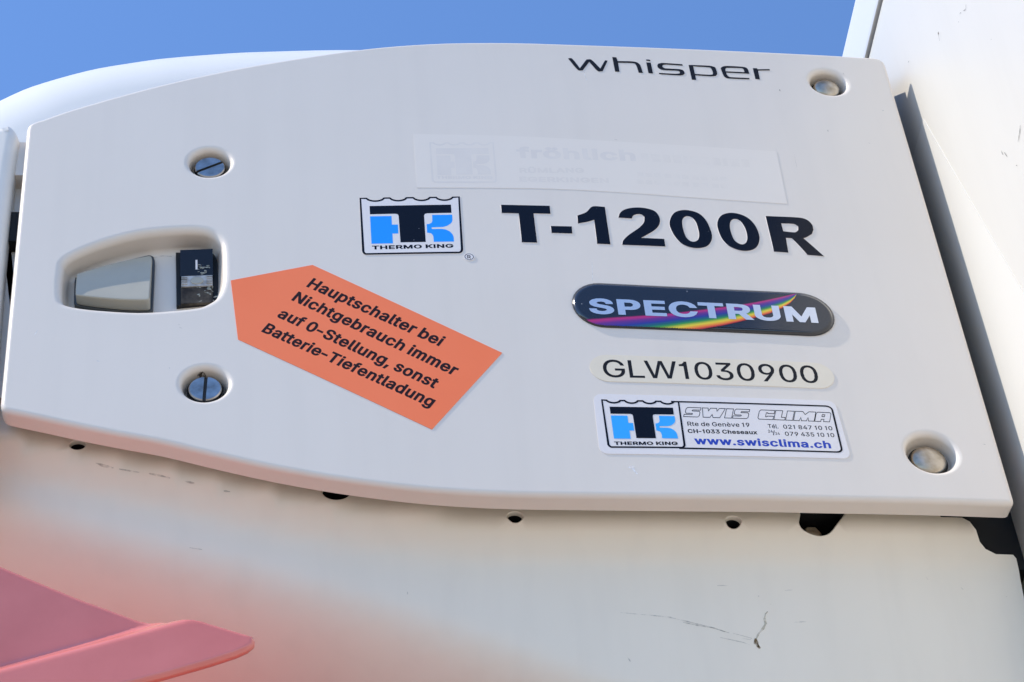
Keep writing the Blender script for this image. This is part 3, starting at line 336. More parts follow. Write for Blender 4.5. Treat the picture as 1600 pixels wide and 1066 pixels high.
# ------------------------------------------------------------------ materials
def mat(name, col, rough=.4, metal=0., coat=0., spec=.5, noise=None, bump=0., speck=None, trans=0., streak=0.):
    m = bpy.data.materials.new(name); m.use_nodes = True
    t = m.node_tree; b = t.nodes['Principled BSDF']; L = t.links.new
    b.inputs['Base Color'].default_value = (*col,1); b.inputs['Roughness'].default_value = rough
    b.inputs['Metallic'].default_value = metal; b.inputs['Coat Weight'].default_value = coat
    b.inputs['Coat Roughness'].default_value = .12; b.inputs['Specular IOR Level'].default_value = spec
    b.inputs['Transmission Weight'].default_value = trans
    tc = t.nodes.new('ShaderNodeTexCoord'); co = tc.outputs['Object']
    cur = None
    if noise:                                   # (scale, colour2, amount)
        n = t.nodes.new('ShaderNodeTexNoise'); n.inputs['Scale'].default_value = noise[0]; n.inputs['Detail'].default_value = 6
        L(co, n.inputs['Vector'])
        rp = t.nodes.new('ShaderNodeValToRGB'); rp.color_ramp.elements[0].position = .38; rp.color_ramp.elements[1].position = .68
        rp.color_ramp.elements[0].color = (0,0,0,1); rp.color_ramp.elements[1].color = (noise[2],)*3+(1,)
        L(n.outputs['Fac'], rp.inputs['Fac'])
        mx = t.nodes.new('ShaderNodeMix'); mx.data_type = 'RGBA'
        mx.inputs['A'].default_value = (*col,1); mx.inputs['B'].default_value = (*noise[1],1)
        L(rp.outputs['Color'], mx.inputs['Factor']); cur = mx.outputs['Result']
        mr = t.nodes.new('ShaderNodeMapRange'); mr.inputs['To Min'].default_value = rough*.85; mr.inputs['To Max'].default_value = min(1,rough*1.3)
        L(n.outputs['Fac'], mr.inputs['Value']); L(mr.outputs['Result'], b.inputs['Roughness'])
    if speck:                                   # (scale, colour, density)
        v = t.nodes.new('ShaderNodeTexVoronoi'); v.inputs['Scale'].default_value = speck[0]; v.inputs['Randomness'].default_value = 1
        L(co, v.inputs['Vector'])
        n2 = t.nodes.new('ShaderNodeTexWhiteNoise'); L(v.outputs['Position'], n2.inputs['Vector'])
        th = t.nodes.new('ShaderNodeMath'); th.operation = 'MULTIPLY'; th.inputs[1].default_value = speck[2]
        L(n2.outputs['Value'], th.inputs[0])
        sb = t.nodes.new('ShaderNodeMath'); sb.operation = 'SUBTRACT'; sb.inputs[1].default_value = speck[2]-.16
        L(th.outputs[0], sb.inputs[0])
        lt = t.nodes.new('ShaderNodeMath'); lt.operation = 'LESS_THAN'; L(v.outputs['Distance'], lt.inputs[0]); L(sb.outputs[0], lt.inputs[1])
        fa = t.nodes.new('ShaderNodeMath'); fa.operation = 'MULTIPLY'; fa.inputs[1].default_value = .55; L(lt.outputs[0], fa.inputs[0])
        mx = t.nodes.new('ShaderNodeMix'); mx.data_type = 'RGBA'
        if cur is None: mx.inputs['A'].default_value = (*col,1)
        else: L(cur, mx.inputs['A'])
        mx.inputs['B'].default_value = (*speck[1],1); L(fa.outputs[0], mx.inputs['Factor']); cur = mx.outputs['Result']
    if streak and cur is not None:               # rain-washed vertical film of dirt
        mp = t.nodes.new('ShaderNodeMapping'); mp.inputs['Scale'].default_value = (55,55,4); L(co, mp.inputs['Vector'])
        n = t.nodes.new('ShaderNodeTexNoise'); n.inputs['Scale'].default_value = 1; n.inputs['Detail'].default_value = 5; L(mp.outputs[0], n.inputs['Vector'])
        rp = t.nodes.new('ShaderNodeValToRGB'); rp.color_ramp.elements[0].position = .48; rp.color_ramp.elements[1].position = .80
        rp.color_ramp.elements[1].color = (streak,)*3+(1,); rp.color_ramp.elements[0].color = (0,0,0,1); L(n.outputs['Fac'], rp.inputs['Fac'])
        mx = t.nodes.new('ShaderNodeMix'); mx.data_type = 'RGBA'; mx.inputs['B'].default_value = (.34,.31,.26,1)
        L(cur, mx.inputs['A']); L(rp.outputs['Color'], mx.inputs['Factor']); cur = mx.outputs['Result']
    if cur is not None: L(cur, b.inputs['Base Color'])
    if bump:
        n = t.nodes.new('ShaderNodeTexNoise'); n.inputs['Scale'].default_value = 35; n.inputs['Detail'].default_value = 3
        L(co, n.inputs['Vector'])
        bp = t.nodes.new('ShaderNodeBump'); bp.inputs['Strength'].default_value = bump; bp.inputs['Distance'].default_value = .001
        L(n.outputs['Fac'], bp.inputs['Height']); L(bp.outputs['Normal'], b.inputs['Normal'])
    return m
M = {}
M['cover'] = mat('white_cover_plastic', (.765,.685,.59), .32, noise=(9,(.735,.655,.56),.5), bump=.03, speck=(75,(.35,.33,.30),10.), streak=.05)
M['body'] = mat('white_body_plastic', (.82,.745,.61), .36, noise=(6,(.77,.70,.565),.6), bump=.04, speck=(42,(.25,.23,.2),9.), streak=.07)
M['shell'] = mat('white_shell_plastic', (.86,.82,.75), .3, noise=(5,(.83,.79,.72),.5))
M['wall'] = mat('white_wall_paint', (.66,.63,.56), .38, noise=(3,(.635,.605,.535),.6), bump=.03, speck=(30,(.4,.38,.33),11.), streak=.05)
M['light_wedge'] = mat('white_light_wedge', (.72,.69,.62), .3, noise=(3,(.70,.67,.60),.6))  # paler than the wall, to stand for reflected light
M['trim'] = mat('white_trim_paint', (.68,.67,.65), .35)
M['front'] = mat('grey_white_plastic', (.80,.75,.67), .4, noise=(20,(.70,.65,.58),.5))
M['black'] = mat('black_plastic', (.012,.012,.012), .5, spec=.25, noise=(60,(.022,.022,.02),.7))
M['void'] = mat('dark_interior', (.006,.006,.006), .8)
M['grey'] = mat('grey_shadow_block', (.07,.065,.06), .6, noise=(20,(.05,.05,.045),.6))
M['navy'] = mat('navy_vinyl', (.004,.005,.010), .2, spec=.2, speck=(420,(.35,.35,.36),9.))
M['ink'] = mat('black_ink', (.012,.011,.012), .4, spec=.18)
M['inkpurple'] = mat('black_print_on_orange', (.020,.010,.012), .5, spec=.15)
M['stickerwhite'] = mat('white_sticker_vinyl', (.80,.74,.70), .3)
M['cream'] = mat('cream_sticker', (.80,.70,.54), .35, noise=(40,(.76,.66,.50),.6))
M['blue'] = mat('bright_blue_vinyl', (.012,.31,.93), .3)
M['blue2'] = mat('sky_blue_print', (.035,.40,.93), .3)
M['webblue'] = mat('deep_blue_print', (.008,.045,.40), .4)
M['orange'] = mat('orange_sticker_paper', (1.0,.215,.075), .5, noise=(14,(.97,.195,.065),.8))
M['faint'] = mat('faded_white_sticker', (.79,.71,.615), .4, noise=(40,(.775,.695,.60),.5))
M['ghost'] = mat('faded_grey_print', (.725,.655,.58), .4, noise=(60,(.78,.705,.615),.7))
M['ghost2'] = mat('fainter_grey_print', (.735,.66,.575), .4, noise=(60,(.77,.69,.60),.6))
M['ghost3'] = mat('faintest_print', (.758,.681,.59), .42, noise=(90,(.79,.71,.615),1.0))
M['dome'] = mat('black_resin_badge', (.010,.0105,.014), .18, coat=.6, speck=(330,(.5,.5,.5),7.))
M['badge'] = mat('badge_silver_letters', (.80,.80,.80), .28, metal=.75, speck=(300,(.4,.4,.4),9.))
M['steel'] = mat('zinc_plated_steel', (.50,.48,.45), .34, metal=1, noise=(140,(.24,.22,.2),.8))
M['dirtysteel'] = mat('stained_steel', (.56,.49,.39), .36, metal=1, noise=(120,(.34,.26,.17),.9), speck=(500,(.1,.07,.04),8.))
M['rubber'] = mat('dark_rubber', (.03,.028,.025), .7)
M['lens'] = mat('smoked_lens', (.44,.41,.33), .22, coat=0., noise=(30,(.37,.345,.275),.5))
M['gasket'] = mat('dark_lens_edge', (.045,.047,.045), .3)
M['rocker'] = mat('black_rocker', (.010,.011,.016), .22, spec=.3)
M['worn'] = mat('worn_rocker_grip', (.52,.50,.47), .3, noise=(200,(.25,.24,.22),.9))
M['dirtyclear'] = mat('grimy_clear_plastic', (.030,.022,.015), .35, spec=.2, noise=(150,(.22,.18,.13),.4))
M['red'] = mat('red_cab_paint', (.78,.21,.165), .3, coat=.7, noise=(22,(.68,.165,.125),.8))
M['redroof'] = mat('red_roof_paint', (.62,.05,.055), .4)
M['ground'] = mat('pale_concrete', (.42,.37,.30), .9, noise=(1.2,(.34,.30,.25),.8))
def scuff(name, col, cover, alpha=1.):
    m = mat(name, col, .6); t = m.node_tree; L = t.links.new; b = t.nodes['Principled BSDF']
    tr = t.nodes.new('ShaderNodeBsdfTransparent'); ms = t.nodes.new('ShaderNodeMixShader')
    n = t.nodes.new('ShaderNodeTexNoise'); n.inputs['Scale'].default_value = 260; n.inputs['Detail'].default_value = 6
    L(t.nodes['Texture Coordinate'].outputs['Object'], n.inputs['Vector'])
    rp = t.nodes.new('ShaderNodeValToRGB'); rp.color_ramp.elements[0].position = .52-cover*.3; rp.color_ramp.elements[1].position = .86-cover*.3; rp.color_ramp.elements[1].color = (alpha,)*3+(1,)
    L(n.outputs['Fac'], rp.inputs['Fac']); L(rp.outputs['Color'], ms.inputs['Fac'])
    L(tr.outputs[0], ms.inputs[1]); L(b.outputs[0], ms.inputs[2])
    L(ms.outputs[0], t.nodes['Material Output'].inputs['Surface']); return m
SC = [scuff('grey_scuff',(.18,.175,.16),.65,.42), scuff('brown_grime',(.16,.10,.03),.75), scuff('grey_drip',(.50,.47,.36),.95,.75), scuff('dark_grime',(.035,.024,.015),.85), scuff('white_scratch',(.95,.95,.95),.8)]
def ramp_uv(name, stops):
    m = mat(name,(1,1,1),.2,coat=.5); t = m.node_tree
    u = t.nodes.new('ShaderNodeUVMap'); s = t.nodes.new('ShaderNodeSeparateXYZ'); t.links.new(u.outputs[0], s.inputs[0])
    rp = t.nodes.new('ShaderNodeValToRGB'); e = rp.color_ramp.elements
    e[0].position, e[0].color = stops[0][0], (*stops[0][1],1); e[1].position, e[1].color = stops[-1][0], (*stops[-1][1],1)
    for p,c in stops[1:-1]:
        k = e.new(p); k.color = (*c,1)
    t.links.new(s.outputs['Y'], rp.inputs['Fac']); t.links.new(rp.outputs['Color'], t.nodes['Principled BSDF'].inputs['Base Color']); return m
M['rainbow'] = ramp_uv('rainbow_print', [(0,(.02,.008,.02)),(.07,(.52,.02,.16)),(.20,(.14,.02,.22)),(.36,(.025,.03,.26)),(.50,(.01,.13,.12)),(.60,(.05,.30,.03)),(.74,(.80,.62,.02)),(.86,(.90,.25,.015)),(.95,(.62,.04,.015)),(1,(.08,.008,.006))])

# ------------------------------------------------------------------ mesh tools
R, U0 = 6.0, .045
def surf(u, v, h=0.):
    a = (u-U0)/R
    return Vector((U0+(R+h)*math.sin(a), R-(R+h)*math.cos(a), v))
def frame(u):
    a = (u-U0)/R
    return Vector((math.cos(a), math.sin(a), 0)), Vector((math.sin(a), -math.cos(a), 0))     # along u, outward
def m2(L): return [(p[0]*1e-5, p[1]*1e-5) for p in L]
class MB:
    def __init__(s): s.v=[]; s.n=[]; s.f=[]; s.m=[]; s.uv={}
    def add(s, vs, ns, fs, mi=0):
        b=len(s.v); s.v+=[Vector(p) for p in vs]; s.n+=[Vector(q) for q in ns]
        for f in fs: s.f.append(tuple(b+i for i in f)); s.m.append(mi)
    def flat(s, vs, fs, mi=0):
        for f in fs:
            P=[Vector(vs[i]) for i in f]; n=(P[1]-P[0]).cross(P[2]-P[0])
            if len(P)>3: n+=(P[2]-P[0]).cross(P[3]-P[0])
            n.normalize(); s.add(P,[n]*len(P),[tuple(range(len(P)))],mi)
    def box(s, a, b, mi=0):
        (x0,y0,z0),(x1,y1,z1)=a,b
        vs=[(x,y,z) for x in (x0,x1) for y in (y0,y1) for z in (z0,z1)]
        s.flat(vs,[(0,1,3,2),(4,6,7,5),(0,4,5,1),(2,3,7,6),(0,2,6,4),(1,5,7,3)],mi)
    def strip(s, A, An, B, Bn, mi=0, closed=True):
        n=len(A); fs=[(i,(i+1)%n,n+(i+1)%n,n+i) for i in range(n if closed else n-1)]
        s.add(list(A)+list(B), list(An)+list(Bn), fs, mi)
    def build(s, name, mats, parent=None):
        for i,f in enumerate(s.f):                       # winding follows the given normals
            P=[s.v[k] for k in f]; gn=Vector((0,0,0))
            for k in range(1,len(P)-1): gn+=(P[k]-P[0]).cross(P[k+1]-P[0])
            if gn.dot(sum((s.n[k] for k in f),Vector((0,0,0))))<0: s.f[i]=f[::-1]
        me=bpy.data.meshes.new(name); me.from_pydata([tuple(p) for p in s.v],[],s.f)
        for k in (mats if isinstance(mats,(list,tuple)) else [mats]): me.materials.append(k)
        me.polygons.foreach_set('material_index', s.m)
        me.polygons.foreach_set('use_smooth',[True]*len(s.f))
        if s.uv:
            ul=me.uv_layers.new(name='UVMap')
            for l in me.loops: ul.data[l.index].uv=s.uv.get(l.vertex_index,(0,0))
        me.normals_split_custom_set_from_vertices([tuple(n.normalized()) if n.length>0 else (0,0,1) for n in s.n])
        o=bpy.data.objects.new(name,me); COL.objects.link(o)
        if parent is not None:
            o.parent=parent
            if parent.type=='EMPTY': o.matrix_parent_inverse=Matrix.Translation(-parent.location)
        return o
def thing(name, loc, label, cat):
    o=bpy.data.objects.new(name,None); o.location=loc; COL.objects.link(o); o.empty_display_size=.1
    o['label']=label; o['category']=cat; return o
def area(L): return .5*sum(L[i][0]*L[(i+1)%len(L)][1]-L[(i+1)%len(L)][0]*L[i][1] for i in range(len(L)))
def ccw(L): return list(L) if area(L)>0 else list(L)[::-1]
def subdiv(L, step):
    out=[]
    for i in range(len(L)):
        a,b=L[i],L[(i+1)%len(L)]; d=math.hypot(b[0]-a[0],b[1]-a[1]); k=max(1,math.ceil(d/step))
        for j in range(k): out.append((a[0]+(b[0]-a[0])*j/k, a[1]+(b[1]-a[1])*j/k))
    return out
def normals2(L):
    out=[]; n=len(L)
    for i in range(n):
        a=Vector(L[i-1]);b=Vector(L[i]);c=Vector(L[(i+1)%n]); d1=(b-a);d2=(c-b)
        if d1.length>0: d1.normalize()
        if d2.length>0: d2.normalize()
        t=d1+d2
        if t.length<1e-6: t=d1
        t.normalize(); out.append((t.y,-t.x))
    return out
def off(L, N, d): return [(p[0]+n[0]*d,p[1]+n[1]*d) for p,n in zip(L,N)]
def inside(p, L):
    x,y=p; c=False; j=len(L)-1
    for i in range(len(L)):
        xi,yi=L[i]; xj,yj=L[j]
        if (yi>y)!=(yj>y) and x<(xj-xi)*(y-yi)/(yj-yi)+xi: c=not c
        j=i
    return c
def fill(loops, step=0, grid=0, extra=()):
    vs=[];es=[]; LL=[]
    for L in loops:
        if step: L=subdiv(L,step)
        LL.append(L); b=len(vs); vs+=[Vector(p) for p in L]; es+=[(b+i,b+(i+1)%len(L)) for i in range(len(L))]
    if grid:
        x0=min(v.x for v in vs);x1=max(v.x for v in vs);y0=min(v.y for v in vs);y1=max(v.y for v in vs)
        nx=int((x1-x0)/grid); ny=int((y1-y0)/grid)
        for i in range(1,nx+1):
            for j in range(1,ny+1):
                p=(x0+i*(x1-x0)/(nx+1)+(j%2)*grid*.31, y0+j*(y1-y0)/(ny+1))
                if inside(p,LL[0]) and not any(inside(p,h) for h in LL[1:]): vs.append(Vector(p))
    vs+=[Vector(p) for p in extra if inside(p,LL[0])]
    v,e,f,_,_,_=delaunay_2d_cdt(vs,es,[],1,1e-7)
    fs=[]; bbs=[(min(p[0] for p in L),max(p[0] for p in L),min(p[1] for p in L),max(p[1] for p in L)) for L in LL[1:]]
    for t in f:
        t=list(t); cx=sum(v[i][0] for i in t)/len(t); cy=sum(v[i][1] for i in t)/len(t)
        if len(LL)==1 or True:
            k=inside((cx,cy),LL[0])
            for L,q in zip(LL[1:],bbs):
                if q[0]<cx<q[1] and q[2]<cy<q[3] and inside((cx,cy),L): k=not k
            if not k: continue
        fs.append(tuple(t if area([v[i] for i in t])>0 else t[::-1]))
    return [tuple(p) for p in v],fs
def on_cover(mb, loops, h, mi=0, step=.008, grid=.012, hf=None):
    v,f=fill(loops,step,grid)
    mb.add([surf(p[0],p[1],hf(p) if hf else h) for p in v],[frame(p[0])[1] for p in v],f,mi)
def ring_on_cover(L, N, d, h, nin, nout):           # points of a loop moved outward by d, height h; normal mix
    P=[];Q=[]
    for p,n in zip(L,N):
        q=(p[0]+n[0]*d,p[1]+n[1]*d); t,o=frame(q[0])
        P.append(surf(q[0],q[1],h)); Q.append(o*nin+(t*n[0]+Vector((0,0,n[1])))*nout)
    return P,Q
def decal(mb, loop, h0, h1, mi=0, holes=(), step=.008, grid=.014):       # a thin sheet stuck on the cover
    L=subdiv(ccw(loop),step); on_cover(mb,[L]+[ccw(q) for q in holes],h1,mi,step,grid)
    for q in [L]+[ccw(x)[::-1] for x in holes]:
        N=normals2(q); A=ring_on_cover(q,N,0,h1,.3,1); B=ring_on_cover(q,N,0,h0,0,1); mb.strip(B[0],B[1],A[0],A[1],mi)
def pocket(mb, loop, rf, depth, draft, rc, mi=0, floor=True):
    L=ccw(loop); N=normals2(L); rings=[]; K=5
    for k in range(K+1):
        a=k/K*math.pi/2; rings.append((-rf*math.sin(a),-rf*(1-math.cos(a)),math.cos(a),-math.sin(a)))
    for k in range(K+1):
        a=k/K*math.pi/2; rings.append((-rf-draft-rc*(1-math.cos(a)),-depth+rc*(1-math.sin(a)),math.sin(a),-math.cos(a)))
    prev=None
    for d,h,ni,no in rings:
        c=ring_on_cover(L,N,d,h,ni,no)
        if prev: mb.strip(prev[0],prev[1],c[0],c[1],mi)
        prev=c
    if floor: on_cover(mb,[off(L,N,rings[-1][0])],-depth,mi,0,.012)
def slab(mb, loop, h0, h1, rf=.001, mi=0, mtop=None, tilt=None):        # raised prism with rounded upper edge
    L=subdiv(ccw(loop),.004); N=normals2(L); prev=None
    for d,h,ni,no in [(0,h0,0,1),(0,h1-rf,0,1)]+[(-rf*(1-math.sin(a)),h1-rf+rf*math.cos(a),math.cos(a),math.sin(a)) for a in (1.2,.8,.4,0)]:
        c=ring_on_cover(L,N,d,h,ni,no)
        if tilt and h>h0:
            for i,(p,n) in enumerate(zip(L,N)): c[0][i]=surf(p[0]+n[0]*d,p[1]+n[1]*d,h+tilt(p)); c[1][i]=c[1][i]+Vector((0,0,ni*tilt.k))
        if prev: mb.strip(prev[0],prev[1],c[0],c[1],mi)
        prev=c
    if tilt:
        v,f=fill([off(L,N,-rf)],0,.01); mb.add([surf(p[0],p[1],h1+tilt(p)) for p in v],[frame(p[0])[1]+Vector((0,0,tilt.k)) for p in v],f,mi)
    else: on_cover(mb,[off(L,N,-rf)],h1,mi if mtop is None else mtop,0,.01)
def circle(c, rad, n=40): return [(c[0]+rad*math.cos(2*math.pi*i/n),c[1]+rad*math.sin(2*math.pi*i/n)) for i in range(n)]
def bil(q):
    a,b,c,d=[Vector((p[0]*1e-5,p[1]*1e-5)) for p in q]        # TL TR BR BL
    def f(x,y):
        p=(a*(1-x)+b*x)*(1-y)+(d*(1-x)+c*x)*y; return (p.x,p.y)
    return f
def text_loops(t):
    font,s,o,ex,up=t; g=D['fonts'][font]; x=0; parts=[]; lo=1e9; hi=-1e9
    for ch in s:
        if ch==' ': x+=170; continue
        adv,polys=g[ch]
        for p in polys:
            for q in p: lo=min(lo,q[0]+x); hi=max(hi,q[0]+x)
        parts.append((x,polys)); x+=adv
    low={'regular':8,'medium':3,'bold':22,'heavy':30}[font]; cap=509+2*low
    W=hi-lo; out=[]
    for x,polys in parts:
        gl=[]
        for p in polys:
            L=[]
            for q in p:
                a=(q[0]+x-lo)/W; b=(q[1]+low)/cap
                L.append(((o[0]+ex[0]*a+up[0]*b)*1e-5,(o[1]+ex[1]*a+up[1]*b)*1e-5))
            gl.append(L)
        out.append(gl)
    return out
def letters(name, glyphs, h, material, parent, hf=None, step=.006, label=None):
    mb=MB()
    for gl in glyphs: on_cover(mb,gl,h,0,step,0,hf)
    o=mb.build(name,material,parent)
    if label: o['label']=label
    return o
def rounded(x0,y0,x1,y1,rx,ry,n=6):
    P=[]
    for cx,cy,a0 in ((x1-rx,y1-ry,0),(x0+rx,y1-ry,90),(x0+rx,y0+ry,180),(x1-rx,y0+ry,270)):
        for k in range(n+1):
            a=math.radians(a0+90*k/n); P.append((cx+rx*math.cos(a),cy+ry*math.sin(a)))
    return P
def ribbon(path, wid, mapf, mb, mi=0):                       # narrow mark with ragged width
    P=[Vector(p) for p in path]; pts=[]
    for i in range(len(P)-1):
        k=max(2,int((P[i+1]-P[i]).length/.0012))
        for j in range(k): pts.append(P[i].lerp(P[i+1],j/k))
    pts.append(P[-1]); A=[];B=[]
    for i,p in enumerate(pts):
        d=(pts[min(i+1,len(pts)-1)]-pts[max(i-1,0)]).normalized(); n=Vector((-d.y,d.x))
        t=i/(len(pts)-1); ww=wid*.5*(.35+.65*math.sin(math.pi*min(1,max(0,t*.9+.05))))*random.uniform(.55,1.15)
        A.append(p+n*ww); B.append(p-n*ww)
    a=[mapf(p) for p in A]; b=[mapf(p) for p in B]
    mb.strip([x[0] for x in b],[x[1] for x in b],[x[0] for x in a],[x[1] for x in a],mi,False)

# ------------------------------------------------------------------ setting
XW=D['XW']; GZ=D['CAM'][2]-1.75
g=MB(); g.flat([(-400,-400,GZ),(400,-400,GZ),(400,400,GZ),(-400,400,GZ)],[(0,1,2,3)])
go=g.build('ground',M['ground']); go['kind']='structure'

# ------------------------------------------------------------------ cargo box: wall, trim, painted light wedge
box=thing('cargo_box',(XW+1.2,.6,GZ+.9),'white painted cargo box wall, bright in the sun, right of the refrigeration unit','cargo box')
b=MB(); ZT=.3262
b.box((XW,-.42,GZ+.9),(XW+2.6,2.05,ZT)); wallo=b.build('front_wall',M['wall'],box)
b=MB()                                                        # roof edge profile, extruded along the box width
prof=[(XW-.0025,ZT+.0030)]+[(XW-.0035,ZT+.006)]+[(XW-.0035,.378)]
prof+=[(XW-.0035+.022*(1-math.cos(a)),.378+.022*math.sin(a)) for a in [math.radians(10*k) for k in range(1,10)]]+[(XW+.2,.400)]
N=[]
for i in range(len(prof)):
    p=prof[max(0,i-1)];q=prof[min(len(prof)-1,i+1)]; d=Vector((q[0]-p[0],0,q[1]-p[1])).normalized(); N.append(Vector((-d.z,0,d.x)))
b.strip([(x,2.05,z) for x,z in prof],N,[(x,-.43,z) for x,z in prof],N,0,False)
b.flat([(XW-.0025,-.43,ZT+.003),(XW-.0025,2.05,ZT+.003),(XW+.02,2.05,ZT+.003),(XW+.02,-.43,ZT+.003)],[(0,1,2,3)])
b.flat([(x,-.43,z) for x,z in prof]+[(XW+.2,-.43,ZT+.003)],[tuple(range(len(prof)+1))])
b.build('roof_trim',M['trim'],box)
b=MB(); b.flat([(XW+.006,-.43,ZT-.001),(XW+.006,2.05,ZT-.001),(XW+.006,2.05,ZT+.004),(XW+.006,-.43,ZT+.004)],[(0,3,2,1)]); b.build('sealant_line',M['rubber'],box)
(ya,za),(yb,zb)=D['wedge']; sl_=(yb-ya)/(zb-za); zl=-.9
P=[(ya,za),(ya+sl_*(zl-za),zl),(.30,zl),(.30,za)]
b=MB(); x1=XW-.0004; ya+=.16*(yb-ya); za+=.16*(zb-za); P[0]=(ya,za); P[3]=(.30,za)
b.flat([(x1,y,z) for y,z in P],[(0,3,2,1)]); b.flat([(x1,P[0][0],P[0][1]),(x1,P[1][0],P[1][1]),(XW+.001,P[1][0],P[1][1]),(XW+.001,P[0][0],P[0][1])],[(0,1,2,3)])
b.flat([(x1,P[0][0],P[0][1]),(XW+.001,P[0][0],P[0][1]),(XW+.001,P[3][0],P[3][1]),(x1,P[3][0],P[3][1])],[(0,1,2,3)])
pl=b.build('wall_light_wedge',M['light_wedge'],box)  # brighter white sheet painted in for light reflected by the cover edge
for k,mk in enumerate(D['wall_marks']):
    b=MB()
    for rep in range(1):
        pth=[(p[0]+random.uniform(-.0006,.0006),p[1]+random.uniform(-.0006,.0006)) for p in mk]
        ribbon(pth,random.uniform(.0008,.0018) if k in (0,2) else .0006,lambda p:(Vector((XW-.0004-(.0006 if p.y<.2 and p.x>-.06 else 0),p.x,p.y)),Vector((-1,0,0))),b,0)
    b.build('scuff_mark',[SC[3]],box)

# ------------------------------------------------------------------ refrigeration unit
unit=thing('refrigeration_unit',(0,.6,-.45),'white refrigeration unit with a sticker-covered curved side cover, left of the cargo box','refrigeration unit')
TH=.0145
out=subdiv(ccw(m2(D['panel'])),.006); ON=normals2(out); RF=.0036
rec=subdiv(ccw(m2(D['recess'])),.004)
dim=[circle((s[0]*1e-5,s[1]*1e-5),s[2]*1e-5+.0042,44) for s in D['screws']]
c=MB()
on_cover(c,[off(out,ON,-RF),rec]+dim,0,0,0,.014)
prev=None
for k in range(7):
    a=k/6*math.pi/2; q=ring_on_cover(out,ON,-RF*(1-math.sin(a)),-RF*(1-math.cos(a)),math.cos(a),math.sin(a))
    if prev: c.strip(q[0],q[1],prev[0],prev[1])
    prev=q
q0=ring_on_cover(out,ON,0,-RF,0,1); q1=ring_on_cover(out,ON,-.0004,-TH+.001,0,1); q2=ring_on_cover(out,ON,-.0014,-TH,-1,.3); q3=ring_on_cover(out,ON,-.022,-TH,-1,0)
for A,B in ((q0,q1),(q1,q2),(q2,q3)): c.strip(B[0],B[1],A[0],A[1])
pocket(c,rec,.0055,.0165,.0025,.004)
DEP=.0118
for L in dim: pocket(c,L,.0042,DEP,.0015,.002)
cover=c.build('cover_panel',M['cover'],unit); cover['label']='white curved side cover with recessed screws and a switch pocket'
# marks on the cover
for mk,wd,kind in D['panel_marks']:
    path=m2(mk)
    if abs(path[0][0]-D['screws'][1][0]*1e-5)<.012 and abs(path[0][1]-D['screws'][1][1]*1e-5)<.03 and kind==3: continue
    b=MB(); ribbon(path,wd*1e-5,lambda p:(surf(p.x,p.y,.00012),frame(p.x)[1]),b,0); b.build('scuff_mark',SC[kind],unit)
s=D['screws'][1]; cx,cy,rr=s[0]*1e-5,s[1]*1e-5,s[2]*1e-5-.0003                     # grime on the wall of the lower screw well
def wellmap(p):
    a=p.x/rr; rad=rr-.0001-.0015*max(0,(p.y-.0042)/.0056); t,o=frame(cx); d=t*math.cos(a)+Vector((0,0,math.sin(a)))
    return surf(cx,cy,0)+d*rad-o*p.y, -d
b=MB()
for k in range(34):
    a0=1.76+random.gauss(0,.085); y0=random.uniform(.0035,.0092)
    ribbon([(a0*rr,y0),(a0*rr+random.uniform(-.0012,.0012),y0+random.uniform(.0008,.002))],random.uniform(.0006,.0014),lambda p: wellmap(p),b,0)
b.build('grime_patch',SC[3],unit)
# recess contents
HF=-.0165
b=MB(); L=m2(D['lens']); N=normals2(subdiv(ccw(L),.004))
gl=off(subdiv(ccw(L),.004),N,.0016)
b2=MB(); slab(b2,gl,HF-.0002,HF+.0042,.0008); 
lv0=min(p[1] for p in L); lv1=max(p[1] for p in L)
def tilt(p): return .0085*(lv1-p[1])/(lv1-lv0)
tilt.k=.0085/(lv1-lv0)
slab(b,L,HF+.0039,HF+.0052,.0010,tilt=tilt)
ln=b.build('indicator_lens',M['lens'],unit); ln['label']='smoked grey indicator lens with slanted top in the pocket'
b2.build('gasket',M['gasket'],ln)
Lsw=m2(D['switch']); b=MB(); slab(b,Lsw,HF-.0002,HF+.0030,.0006)
sw=b.build('rocker_switch',M['black'],unit); sw['label']='black rocker switch with worn dirty lower half'
q=[Vector(p) for p in m2(D['rocker'])]                        # TL TR BR BL
def rk(x,y): p=(q[0]*(1-x)+q[1]*x)*(1-y)+(q[3]*(1-x)+q[2]*x)*y; return (p.x,p.y)
b=MB()
def quadslab(x0,y0,x1,y1,ha,hb,mi,hbase=HF+.002):
    P=[(*rk(x0,y0),ha),(*rk(x1,y0),ha),(*rk(x1,y1),hb),(*rk(x0,y1),hb)]
    T=[surf(*p) for p in P]; Bt=[surf(p[0],p[1],hbase) for p in P]
    b.flat(T+Bt,[(3,2,1,0),(0,1,5,4),(1,2,6,5),(2,3,7,6),(3,0,4,7)],mi)
quadslab(0,0,1,.47,HF+.0105,HF+.0062,0)
quadslab(.03,.70,.97,1,HF+.0058,HF+.0042,2)
b.build('rocker',[M['rocker'],M['worn'],M['dirtyclear']],sw)
b=MB(); quadslab(.04,.475,.98,.695,HF+.0066,HF+.0066,0)
for k in range(5): quadslab(.05,.50+.036*k,.22,.515+.036*k,HF+.0072,HF+.0072,0,HF+.006); quadslab(.80,.50+.036*k,.97,.515+.036*k,HF+.0072,HF+.0072,0,HF+.006)
v=[]; 
b.build('grip_band',M['worn'],sw)
b=MB(); el=[rk(.51+.20*math.cos(2*math.pi*i/24),.585+.075*math.sin(2*math.pi*i/24)) for i in range(24)]
slab(b,el,HF+.0064,HF+.0071,.0003); b.build('window',M['lens'],sw)
b=MB(); P=[rk(.47,.19),rk(.53,.19),rk(.53,.36),rk(.47,.36)]; hh=lambda y: HF+.0105-.0043*y/.47+.0002
